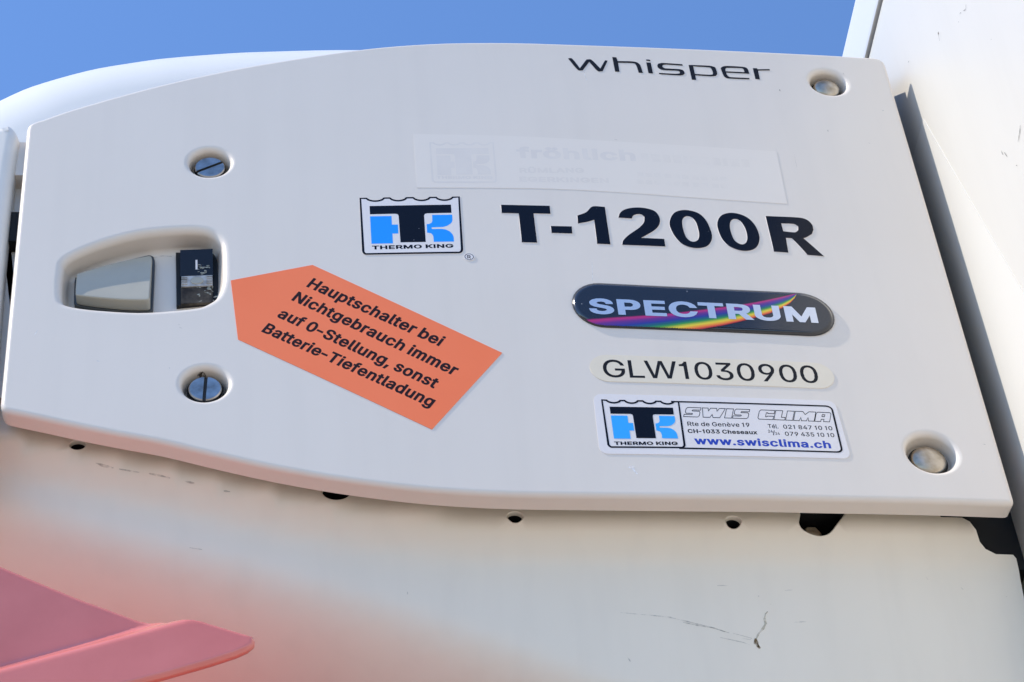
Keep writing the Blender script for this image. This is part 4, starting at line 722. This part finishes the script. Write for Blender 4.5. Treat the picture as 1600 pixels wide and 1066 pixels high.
b.flat([surf(*P[0],hh(.19)),surf(*P[1],hh(.19)),surf(*P[2],hh(.36)),surf(*P[3],hh(.36))],[(3,2,1,0)]); b.build('on_mark',M['stickerwhite'],sw)
b=MB()
def onfloor(p): return surf(p.x,p.y,HF+.0068),frame(p.x)[1]
for k in range(34):
    x=min(1,max(0,random.gauss(.75,.22))); y=random.uniform(.28,.46) if k<16 else random.uniform(.68,1.0)
    p=rk(x,y); h=(hh(y) if y<.47 else HF+.0058-.0016*(y-.7)/.3+.0003)
    ribbon([(p[0],p[1]),(p[0]+random.uniform(-.003,.003),p[1]+random.uniform(-.0015,.0015))],random.uniform(.0006,.0022),lambda z:(surf(z.x,z.y,h),frame(z.x)[1]),b,0)
b.build('worn_patches',[SC[2]],sw)
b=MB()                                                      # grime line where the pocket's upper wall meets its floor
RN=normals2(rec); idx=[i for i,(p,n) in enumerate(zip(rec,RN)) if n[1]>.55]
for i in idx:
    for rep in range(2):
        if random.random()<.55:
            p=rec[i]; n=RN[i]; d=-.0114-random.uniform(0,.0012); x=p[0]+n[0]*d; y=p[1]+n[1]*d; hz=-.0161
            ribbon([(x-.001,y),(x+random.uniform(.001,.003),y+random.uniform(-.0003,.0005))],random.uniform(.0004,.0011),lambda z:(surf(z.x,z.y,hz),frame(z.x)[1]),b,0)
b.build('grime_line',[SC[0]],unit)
# fasteners
def local(cu,cv):
    t,o=frame(cu); c0=surf(cu,cv,0); return lambda x,y,h: c0+t*x+Vector((0,0,y))+o*h
def lathe(mb, f, prof, mi=0, n=40):
    prev=None
    for i,(rad,h) in enumerate(prof):
        a=prof[max(0,i-1)]; bq=prof[min(len(prof)-1,i+1)]; dx,dh=bq[0]-a[0],bq[1]-a[1]; l=math.hypot(dx,dh) or 1
        nr,nh=dh/l*-1*-1,-dx/l
        cur=([],[])
        for k in range(n):
            an=2*math.pi*k/n; cc,ss=math.cos(an),math.sin(an)
            cur[0].append(f(rad*cc,rad*ss,h)); o0=f(0,0,0); nn=(f(nr*cc,nr*ss,nh)-o0); cur[1].append(nn)
        if prev: mb.strip(prev[0],prev[1],cur[0],cur[1],mi)
        prev=cur
def slotted(mb, f, rad, h0, h1, ang, sw_):
    ca,sa=math.cos(ang),math.sin(ang); ff=lambda x,y,h:f(x*ca-y*sa,x*sa+y*ca,h)
    for sgn in (1,-1):
        a0=math.asin(sw_/rad); L=[(rad*math.cos(a),sgn*rad*math.sin(a)) for a in [a0+(math.pi-2*a0)*k/20 for k in range(21)]]
        if sgn<0: L=L[::-1]
        ch=.0007
        cxm=0; cym=sgn*rad*.5
        inner=[(x*(1-ch/rad) , (y if abs(abs(y)-sw_)<1e-9 else y*(1-ch/rad))) for x,y in L]
        T=[ff(x,y,h1) for x,y in inner]; o0=ff(0,0,0); up=ff(0,0,1)-o0
        mb.add(T,[up]*len(T),[tuple(range(len(T)))])
        n=len(L)
        for i in range(n):
            j=(i+1)%n
            mb.flat([ff(*L[i],h1-ch),ff(*L[j],h1-ch),ff(*inner[j],h1),ff(*inner[i],h1)],[(0,1,2,3)])
            mb.flat([ff(*L[i],h0),ff(*L[j],h0),ff(*L[j],h1-ch),ff(*L[i],h1-ch)],[(0,1,2,3)])
for i,s in enumerate(D['screws']):
    cu,cv=s[0]*1e-5,s[1]*1e-5; f=local(cu,cv)
    if i<2:
        hr=.0102
        b=MB(); slotted(b,f,hr,-DEP+.0008,-.0042,(.52,1.52)[i],.00105)
        h=b.build('slotted_screw',M['steel'],unit); h['label']=('slotted round screw with tilted slot, in the upper well','slotted round screw with upright slot, in the lower grimy well')[i]
        b=MB(); lathe(b,f,[(hr-.0005,-.0058),(.0001,-.0058)]); b.build('slot',M['rubber'],h)
        b=MB(); lathe(b,f,[(hr+.0013,-DEP),(hr+.0013,-.0070),(hr+.0004,-.0066),(hr+.0004,-DEP)]); b.build('washer',M['rubber'] if i else M['dirtysteel'],h)
    else:
        hr=(.0096,.0112)[i-2]; ht=-.0030 if i==2 else -.0046
        b=MB(); lathe(b,f,[(hr,-DEP)]+[(hr,ht-.003)]+[(hr*math.cos(a),ht-.003+.0030*math.sin(a)) for a in [math.radians(10*k) for k in range(1,9)]]+[(.0001,ht)])
        h=b.build('domed_bolt',M['dirtysteel'],unit); h['label']=('stained domed bolt in the upper right well','stained domed bolt in the lower right well')[i-2]
        b=MB(); lathe(b,f,[(hr+.0015,-DEP),(hr+.0015,-DEP+.0022),(hr+.0002,-DEP+.0026)]); b.build('washer',M['rubber'],h)

# ------------------------------------------------------------------ stickers on the cover
def scallop(y0,dep,x0=0.,x1=1.,n=8):
    P=[]; 
    for a,bq in ((.073,.24),(.305,.463),(.538,.696),(.766,.924)):
        P.append((a,y0)); 
        for k in range(1,n): 
            t=k/n; P.append((a+(bq-a)*t, y0+dep*(math.sin(math.pi*t)**.62)))
        P.append((bq,y0))
    return [(x0,y0)]+P+[(x1,y0)]
def logo(parent, q, h, thick, mats, text, with_base=True, border=True, inkname='logo_print'):
    f=bil(q); top=scallop(0,.05)
    if with_base:
        outl=top+[(1,.90)]+[(1-.045+.045*math.cos(a),.93+.07*math.sin(a)) for a in [math.radians(15*k) for k in range(1,7)]]+[(.045-.045*math.sin(a),.93+.07*math.cos(a)) for a in [math.radians(15*k) for k in range(1,7)]]+[(0,.90)]
    else:
        outl=top+[(1,.94),(.985,.975),(.96,1.),(.04,1.),(.015,.975),(0,.94)]
    F=lambda L:[f(x,y) for x,y in L]
    oc=ccw(F(outl)); inn=off(oc,normals2(oc),-(.0016 if with_base else .0014))
    if with_base:
        b=MB(); decal(b,F(outl),0,h); basep=b.build('logo_sticker',mats[0],parent); h+=thick
    else: basep=parent
    b=MB(); on_cover(b,[oc,inn],h,0,.008,0); b.build('logo_border',mats[1],basep)
    T=[(.096,.15),(.907,.145),(.907,.292),(.665,.295),(.64,.305),(.632,.335),(.633,.797),(.383,.797),(.379,.335),(.372,.305),(.347,.295),(.096,.297)]
    b=MB(); on_cover(b,[F(T)[::-1]],h,0,.006,0); b.build('logo_letter',mats[1],basep)
    bl=[(.096,.333),(.308,.333),(.308,.485),(.367,.485),(.367,.642),(.308,.642),(.308,.812),(.096,.812)]
    br=[(.712,.325),(.912,.325),(.912,.42),(.905,.455),(.885,.49),(.855,.520),(.815,.54),(.70,.545),(.70,.573),(.80,.573),(.84,.585),(.875,.615),(.9,.66),(.912,.71),(.914,.797),(.712,.797),(.712,.71),(.705,.675),(.69,.648),(.67,.64),(.652,.638),(.652,.487),(.675,.484),(.70,.465),(.711,.43)]
    b=MB(); on_cover(b,[F(bl)[::-1]],h,0,.006,0); on_cover(b,[F(br)[::-1]],h,0,.006,0); b.build('logo_letter',mats[2],basep)
    letters('lettering',[gl for t in text for gl in text_loops(t)],h,mats[1],basep)
    return basep
Q=D['quads']; TX=D['texts']
lg=logo(unit,Q['logo'],.00024,.00003,(M['stickerwhite'],M['navy'],M['blue']),TX['tk_big']); lg['label']='white logo sticker with blue and black letters and a scalloped top edge'
cR=(D['reg_c'][0]*1e-5,D['reg_c'][1]*1e-5)
b=MB(); decal(b,circle(cR,.0036,28),0,.00035); ro=b.build('trademark_sticker',M['stickerwhite'],unit)
b=MB(); on_cover(b,[circle(cR,.0030,28),circle(cR,.0026,28)],.00043,0,0,0)
for gl in text_loops(TX['reg'][0]): on_cover(b,gl,.00043,0,0,0)
b.build('lettering',M['ink'],ro)
letters('model_lettering',[[m2(l) for l in g] for g in D['model']],.0003,M['navy'],unit,label='big bold black model lettering stuck on the cover')
mo=bpy.data.objects['model_lettering']
# give the cut-out letters their thin edge
b=MB()
for g_ in D['model']:
    for k,l in enumerate(g_):
        L=ccw(m2(l)); L=L if k==0 else L[::-1]; L=subdiv(L,.006); N=normals2(L); A=ring_on_cover(L,N,0,.0003,.2,1); B=ring_on_cover(L,N,.0002,0,0,1); b.strip(B[0],B[1],A[0],A[1])
b.build('letter_edge',M['stickerwhite'],mo)
letters('name_lettering',[[m2(l) for l in g] for g in D['whisper']],.0002,M['ink'],unit,label='thin stretched black lowercase lettering along the top edge')
# orange arrow
b=MB(); decal(b,m2(D['arrow']),0,.0003); ar=b.build('arrow_sticker',M['orange'],unit); ar['label']='orange arrow shaped sticker with slanted black warning text pointing to the switch'
letters('lettering',[gl for t in TX['arrow'] for gl in text_loops(t)],.00033,M['inkpurple'],ar)
# serial number
def pill(q,n=12,ins=0.,asp=None):
    f=bil(q); a=Vector(f(0,.5)); bq=Vector(f(1,.5)); hh=(Vector(f(.5,0))-Vector(f(.5,1))).length/2; w_=(bq-a).length; rx=hh/w_
    P=[]
    for k in range(n+1):
        t=math.pi*k/n; P.append((rx-(rx-ins*rx)*math.sin(t), .5-(.5-ins*.5)*math.cos(t)))
    for k in range(n+1):
        t=math.pi*k/n; P.append((1-rx+(rx-ins*rx)*math.sin(t), .5+(.5-ins*.5)*math.cos(t)))
    return [f(x,y) for x,y in P]
b=MB(); decal(b,pill(Q['serial']),0,.0003); se=b.build('serial_sticker',M['cream'],unit); se['label']='cream pill shaped sticker with a black serial number'
letters('lettering',[gl for t in TX['serial'] for gl in text_loops(t)],.00033,M['ink'],se)
# service sticker
f=bil(Q['service']); b=MB(); decal(b,[f(x,y) for x,y in rounded(0,0,1,1,.032,.12)],0,.0003); sv=b.build('service_sticker',M['stickerwhite'],unit); sv['label']='white rectangular service sticker with small address lines and a blue web address'
f=bil(Q['service_frame'])
# border frame right of the logo
fo=[f(x,y) for x,y in [(.3,0)]+[(1-.03+.03*math.sin(a),.10-.10*math.cos(a)) for a in [math.radians(18*k) for k in range(6)]]+[(1-.025+.025*math.cos(a),.91+.09*math.sin(a)) for a in [math.radians(18*k) for k in range(6)]]+[(.3,1)]]
fi=[f(x,y) for x,y in [(.3,.030)]+[(1-.03+.022*math.sin(a),.10-.070*math.cos(a)) for a in [math.radians(18*k) for k in range(6)]]+[(1-.031+.0225*math.cos(a),.91+.060*math.sin(a)) for a in [math.radians(18*k) for k in range(6)]]+[(.3,.968)]]
b=MB(); on_cover(b,[ccw(fo+fi[::-1])],.00038,0,.008,0); b.build('border_frame',M['navy'],sv)
logo(sv,Q['service_logo'],.00039,0,(M['stickerwhite'],M['navy'],M['blue2']),TX['tk_small'],with_base=False)
letters('outline_lettering',[[m2(l) for l in g] for g in D['swis']],.00033,M['ink'],sv)
letters('address_lettering',[gl for t in TX['service'] for gl in text_loops(t)],.00033,M['ink'],sv)
letters('web_lettering',[gl for t in TX['web'] for gl in text_loops(t)],.00033,M['webblue'],sv)
# faded sticker
b=MB(); decal(b,m2(D['fro']),0,.00018); fr=b.build('faded_sticker',M['faint'],unit); fr['label']='bleached white sticker with nearly invisible old lettering'
logo(fr,Q['fro_logo'],.0002,0,(M['faint'],M['ghost'],M['ghost']),TX['fro_logo'],with_base=False)
letters('faded_lettering',[gl for t in TX['fro'][:1] for gl in text_loops(t)],.0002,M['ghost'],fr)
letters('faded_lettering',[gl for t in TX['fro'][1:] for gl in text_loops(t)],.0002,M['ghost2'],fr)
b=MB()
for q in D['smudges']: on_cover(b,[ccw(m2(q))],.0002,0,.006,0)
b.build('faded_print',M['ghost3'],fr)
# domed badge with rainbow
b=MB(); f=bil(Q['spectrum']); prev=None
def pillring(ins): return ccw(pill(Q['spectrum'],16,ins))
a_=Vector(f(0,.5)); c_=Vector(f(1,.5)); HH=(Vector(f(.5,0))-Vector(f(.5,1))).length/2
rings=[(0,.0002),(0,.0007)]+[(.18*(1-math.cos(t)),.0007+.0008*math.sin(t)) for t in (.3,.7,1.1,1.45)]
for k,(ins,h) in enumerate(rings):
    L=pillring(ins); N=normals2(L); tt=0 if k<2 else (.3,.7,1.1,1.45)[k-2]
    cur=ring_on_cover(L,N,0,h,math.sin(tt),math.cos(tt))
    if prev: b.strip(prev[0],prev[1],cur[0],cur[1])
    prev=cur
on_cover(b,[pillring(rings[-1][0])],rings[-1][1],0,.008,.012); bd=b.build('rainbow_badge',M['dome'],unit); bd['label']='black domed pill badge with white capitals over a rainbow stripe'
b=MB()
def badge_ins(p):
    q0=a_+(c_-a_).normalized()*HH; q1=c_-(c_-a_).normalized()*HH; d=q1-q0; P_=Vector(p); k=min(1,max(0,(P_-q0).dot(d)/d.length_squared)); return 1-(P_-q0-d*k).length/HH
def badge_h(p):
    i_=badge_ins(p); return .0015 if i_>=.16 else .0007+.0008*math.sqrt(max(0,1-(1-max(0,i_)/.18)**2))
V=[];NN=[];FS=[]; cols=D['rainbow']; NX=110; NY=130
def lerpc(x):
    k=min(len(cols)-2,int(x)); t=x-k; return [cols[k][i]*(1-t)+cols[k+1][i]*t for i in range(4)]
grid={}
for i in range(NX+1):
    u0,v0,u1,v1=lerpc(i/NX*(len(cols)-1))
    for j in range(NY+1):
        t=j/NY; p=((u0+(u1-u0)*t)*1e-5,(v0+(v1-v0)*t)*1e-5); grid[i,j]=len(V); V.append(p)
ok=[badge_ins(p)>.025 for p in V]
for i in range(NX):
    for j in range(NY):
        ids=(grid[i,j],grid[i,j+1],grid[i+1,j+1],grid[i+1,j])
        if all(ok[k] for k in ids): FS.append(ids)
b.add([surf(p[0],p[1],badge_h(p)+.0001) for p in V],[frame(p[0])[1] for p in V],FS)
for i in range(NX+1):
    for j in range(NY+1): b.uv[grid[i,j]]=(i/NX,j/NY)
b.build('rainbow_stripe',M['rainbow'],bd)
letters('lettering',[gl for t in TX['spectrum'] for gl in text_loops(t)],.0017,M['badge'],bd)

# ------------------------------------------------------------------ lower body of the unit
pbX=[p[0] for p in D['body_bottom']]; pbZ=[p[1] for p in D['body_bottom']]; blX=[p[0] for p in D['belly']]; blZ=[p[1] for p in D['belly']]
def interp(x,X,Y):
    if x<=X[0]: return Y[0]
    if x>=X[-1]: return Y[-1]
    for i in range(len(X)-1):
        if x<=X[i+1]: t=(x-X[i])/(X[i+1]-X[i]); return Y[i]*(1-t)+Y[i+1]*t
T1,T2,BASE,FOLD,RBel=math.tan(math.radians(8)),math.tan(math.radians(40)),.040,.015,.017
def bodyY(x,z):
    zf=interp(x,pbX,pbZ)-FOLD; zl=interp(x,blX,blZ); d=zf-z; k=.006; s=.5*(d+math.sqrt(d*d+k*k))
    y=R-math.sqrt(R*R-(x-U0)**2)+BASE+T1*s-T2*min(s-d,FOLD+.003); e=zl-z+.002; q=.5*(e+math.sqrt(e*e+1e-4)); return y+q*q/(2*RBel)
def bodyP(x,z,h=0.):
    e=.0015; y=bodyY(x,z); nx=(bodyY(x+e,z)-bodyY(x-e,z))/(2*e); nz=(bodyY(x,z+e)-bodyY(x,z-e))/(2*e)
    n=Vector((nx,-1,nz)).normalized(); return Vector((x,y,z))+n*h, n
bo=[(min(p[0],XW-.0012),p[1]) for p in m2(D['body'])]; bo=subdiv(ccw(bo),.008)
holes=[[(x,h[1]*1e-5+(z-h[1]*1e-5)*.8) for x,z in circle((h[0]*1e-5,h[1]*1e-5),h[2]*1e-5,28)] for h in D['body_round']]+[subdiv(ccw(m2(D['opening'])),.004)]
b=MB(); v,fs=fill([bo]+holes,0,.010); PN=[bodyP(*p) for p in v]; b.add([p for p,n in PN],[n for p,n in PN],fs,0)
for L in holes:
    A=[bodyP(*p) for p in L]; N2=normals2(L)
    L1=off(L,N2,-.0007); B=[bodyP(*p) for p in L1]
    ed=[(n+Vector((-q[0],0,-q[1]))*.8) for (p,n),q in zip(A,N2)]
    b.strip([p for p,n in A],ed,[p+Vector((0,.0008,0)) for p,n in B],[Vector((-q[0],0,-q[1])) for q in N2],0)
    iw=[Vector((-q[0],0,-q[1])) for q in N2]
    b.strip([p+Vector((0,.0008,0)) for p,n in B],iw,[p+Vector((0,.0034,0)) for p,n in B],iw,0)
    b.strip([p+Vector((0,.0034,0)) for p,n in B],iw,[p+Vector((0,.05,0)) for p,n in B],iw,1)
    b.add([p+Vector((0,.05,0)) for p,n in B],[Vector((0,-1,0))]*len(B),[tuple(range(len(B)))],1)
bn=normals2(bo); A=[bodyP(*p) for p in bo]; ow=[Vector((q[0],0,q[1])) for q in bn]
b.strip([p+Vector((0,.05,0)) for p,n in A],ow,[p for p,n in A],ow,0)
body=b.build('lower_body',[M['body'],M['void']],unit); body['label']='white lower body curving under, with drain holes and scuffs'
for mk,wd,kind in D['body_marks']:
    b=MB(); ribbon(m2(mk),wd*1e-5,lambda p: bodyP(p.x,p.y,.0002),b,0); b.build('scuff_mark',SC[kind],body)
p,n=bodyP(D['opening_screw'][0]*1e-5,D['opening_screw'][1]*1e-5); b=MB(); ff=lambda x,y,h: p+Vector((x,.009-h,y))
lathe(b,ff,[(.0062,-.01),(.0062,.001),(.0050,.003),(.0001,.0035)],0,6); b.build('bolt_head',M['dirtysteel'],body)
b=MB(); b.box((.20,.052,-.205),(XW-.0006,.30,-.05)); b.box((.20,.10,-.42),(XW-.0006,.30,-.2052)); b.build('dark_gap_fill',M['black'],unit)  # black boxes added to paint the shade in the cut-out and gap
# unseen inner block, added and shaped to cast the shadow on the wall
b=MB(); b.box((-.300,.095,-.16),(.05,1.85,.20))
yz=[(.0199,-.10),(.0199,.2465),(.062,.288),(1.85,.288),(1.85,-.10)]
b.flat([(.2945,y,z) for y,z in yz]+[(.0503,y,z) for y,z in yz],[(0,1,2,3,4),(9,8,7,6,5)]+[(k,5+k,5+(k+1)%5,(k+1)%5) for k in range(5)]); b.build('inner_shadow_block',M['grey'],unit)
# rounded shell behind the cover
prf=[tuple(p) for p in D['shell']]; prf=[(-.425,-.12),(-.418,.02),(-.41,.12)]+prf
NS=[]
for i in range(len(prf)):
    p=prf[max(0,i-1)];q2=prf[min(len(prf)-1,i+1)]; d=Vector((q2[0]-p[0],q2[1]-p[1])).normalized(); NS.append((-d.y,d.x))
rs=.08; Y0=.055-.29*rs; b=MB(); prev=None
for k in range(11):
    a=k/10*math.pi/2; ins=rs*(1-math.sin(a))-.29*rs
    P=[Vector((p[0]-n[0]*ins,Y0+rs*(1-math.cos(a)),p[1]-n[1]*ins)) for p,n in zip(prf,NS)]; NQ=[Vector((n[0]*math.sin(a),-math.cos(a),n[1]*math.sin(a))) for n in NS]
    if prev: b.strip(prev[0],prev[1],P,NQ,0,False)
    else:
        Lo=[Vector((p.x*.9,p.y,-.084)) for p in P]; b.strip(Lo,[Vector((0,-1,0))]*len(P),P,[Vector((0,-1,0))]*len(P),0,False)
    prev=(P,NQ)
b.strip(prev[0],prev[1],[Vector((p.x,1.9,p.z)) for p in prev[0]],prev[1],0,False)
b.build('top_shell',M['shell'],unit)
# front cover at the far left
b=MB(); L=subdiv(ccw(m2(D['front'])),.006); N=normals2(L); RR=.009
on_cover(b,[off(L,N,-RR)],0,0,0,.014); prev=None
for k in range(8):
    a=k/7*math.pi/2; q_=ring_on_cover(L,N,-RR*(1-math.sin(a)),-RR*(1-math.cos(a)),math.cos(a),math.sin(a))
    if prev: b.strip(q_[0],q_[1],prev[0],prev[1])
    prev=q_
q_=ring_on_cover(L,N,0,-.016,0,1); p_=ring_on_cover(L,N,0,-RR,0,1); b.strip(q_[0],q_[1],p_[0],p_[1])
b.build('front_cover',M['front'],unit)
sx0=min(p[0] for p in D['slot'])*1e-5; sx1=max(p[0] for p in D['slot'])*1e-5; sz0=min(p[1] for p in D['slot'])*1e-5; sz1=max(p[1] for p in D['slot'])*1e-5
b=MB(); b.box((sx0-.006,Y0-.010,sz0),(sx1+.004,Y0+.004,sz1)); b.build('latch_slot',M['void'],unit)
b=MB(); b.box((-.336,Y0-.012,.112),(-.318,Y0+.004,.146)); b.build('hinge_block',M['cover'],unit)

# ------------------------------------------------------------------ red cab: roof below the unit and its side deflector
cab=thing('truck_cab',(-.9,1.0,GZ+.9),'red truck cab with a creased pink-red side deflector below the unit','truck cab')
b=MB(); b.box((-.43,.012,GZ+.9),(-.10,2.1,-.37)); b.build('cab_body',M['redroof'],cab)
E=[tuple(p) for p in D['sp_edge']]; Tp=[tuple(p) for p in D['sp_tip']]
loop=E+Tp+[(-.62,-.50),(-.62,-.17)]; loop=subdiv(ccw(loop),.006)
cr=sorted([tuple(p) for p in D['sp_crease']]); cX=[p[0] for p in cr]; cZ=[p[1] for p in cr]
def crz(x): 
    s0=(cZ[1]-cZ[0])/(cX[1]-cX[0]); s1=(cZ[-1]-cZ[-2])/(cX[-1]-cX[-2])
    if x<cX[0]: return cZ[0]+s0*(x-cX[0])
    if x>cX[-1]: return cZ[-1]+s1*(x-cX[-1])
    return interp(x,cX,cZ)
def spY(x,z):
    d=z-crz(x)+.002; s=min(1,max(0,(d+.017)/.019)); s=s*s*s*(s*(6*s-15)+10)      # ledge: the lower half stands 6 mm proud
    return -.03+.012*s+(-.13*d if d>0 else -.02*d)
def spP(x,z,h=0.):
    e=.0008; nx=(spY(x+e,z)-spY(x-e,z))/(2*e); nz=(spY(x,z+e)-spY(x,z-e))/(2*e); n=Vector((nx,-1,nz)).normalized(); return Vector((x,spY(x,z),z))+n*h,n
N=normals2(loop); b=MB(); rr=.0034
v,fs=fill([off(loop,N,-rr)],0,.010,[(-.60+.004*i,crz(-.60+.004*i)+.001*k) for i in range(100) for k in range(-20,4)]); PN=[spP(*p) for p in v]; b.add([p for p,n in PN],[n for p,n in PN],fs)
prev=None
for a in (0,.4,.8,1.2,1.57,2.2,2.9):
    P=[];NQ=[]
    for p,n in zip(loop,N):
        x,z=p[0]-n[0]*rr*(1-math.sin(a)),p[1]-n[1]*rr*(1-math.sin(a)); pp,nn=spP(x,z,-rr*(1-math.cos(a))); P.append(pp); NQ.append(nn*math.cos(a)+Vector((n[0],0,n[1]))*math.sin(a))
    if prev: b.strip(P,NQ,prev[0],prev[1])
    prev=(P,NQ)
b.build('side_deflector',M['red'],cab)
b=MB(); b.box((-.42,-.026,-.445),(-.375,.004,-.405)); b.build('mounting_bracket',M['black'],cab)
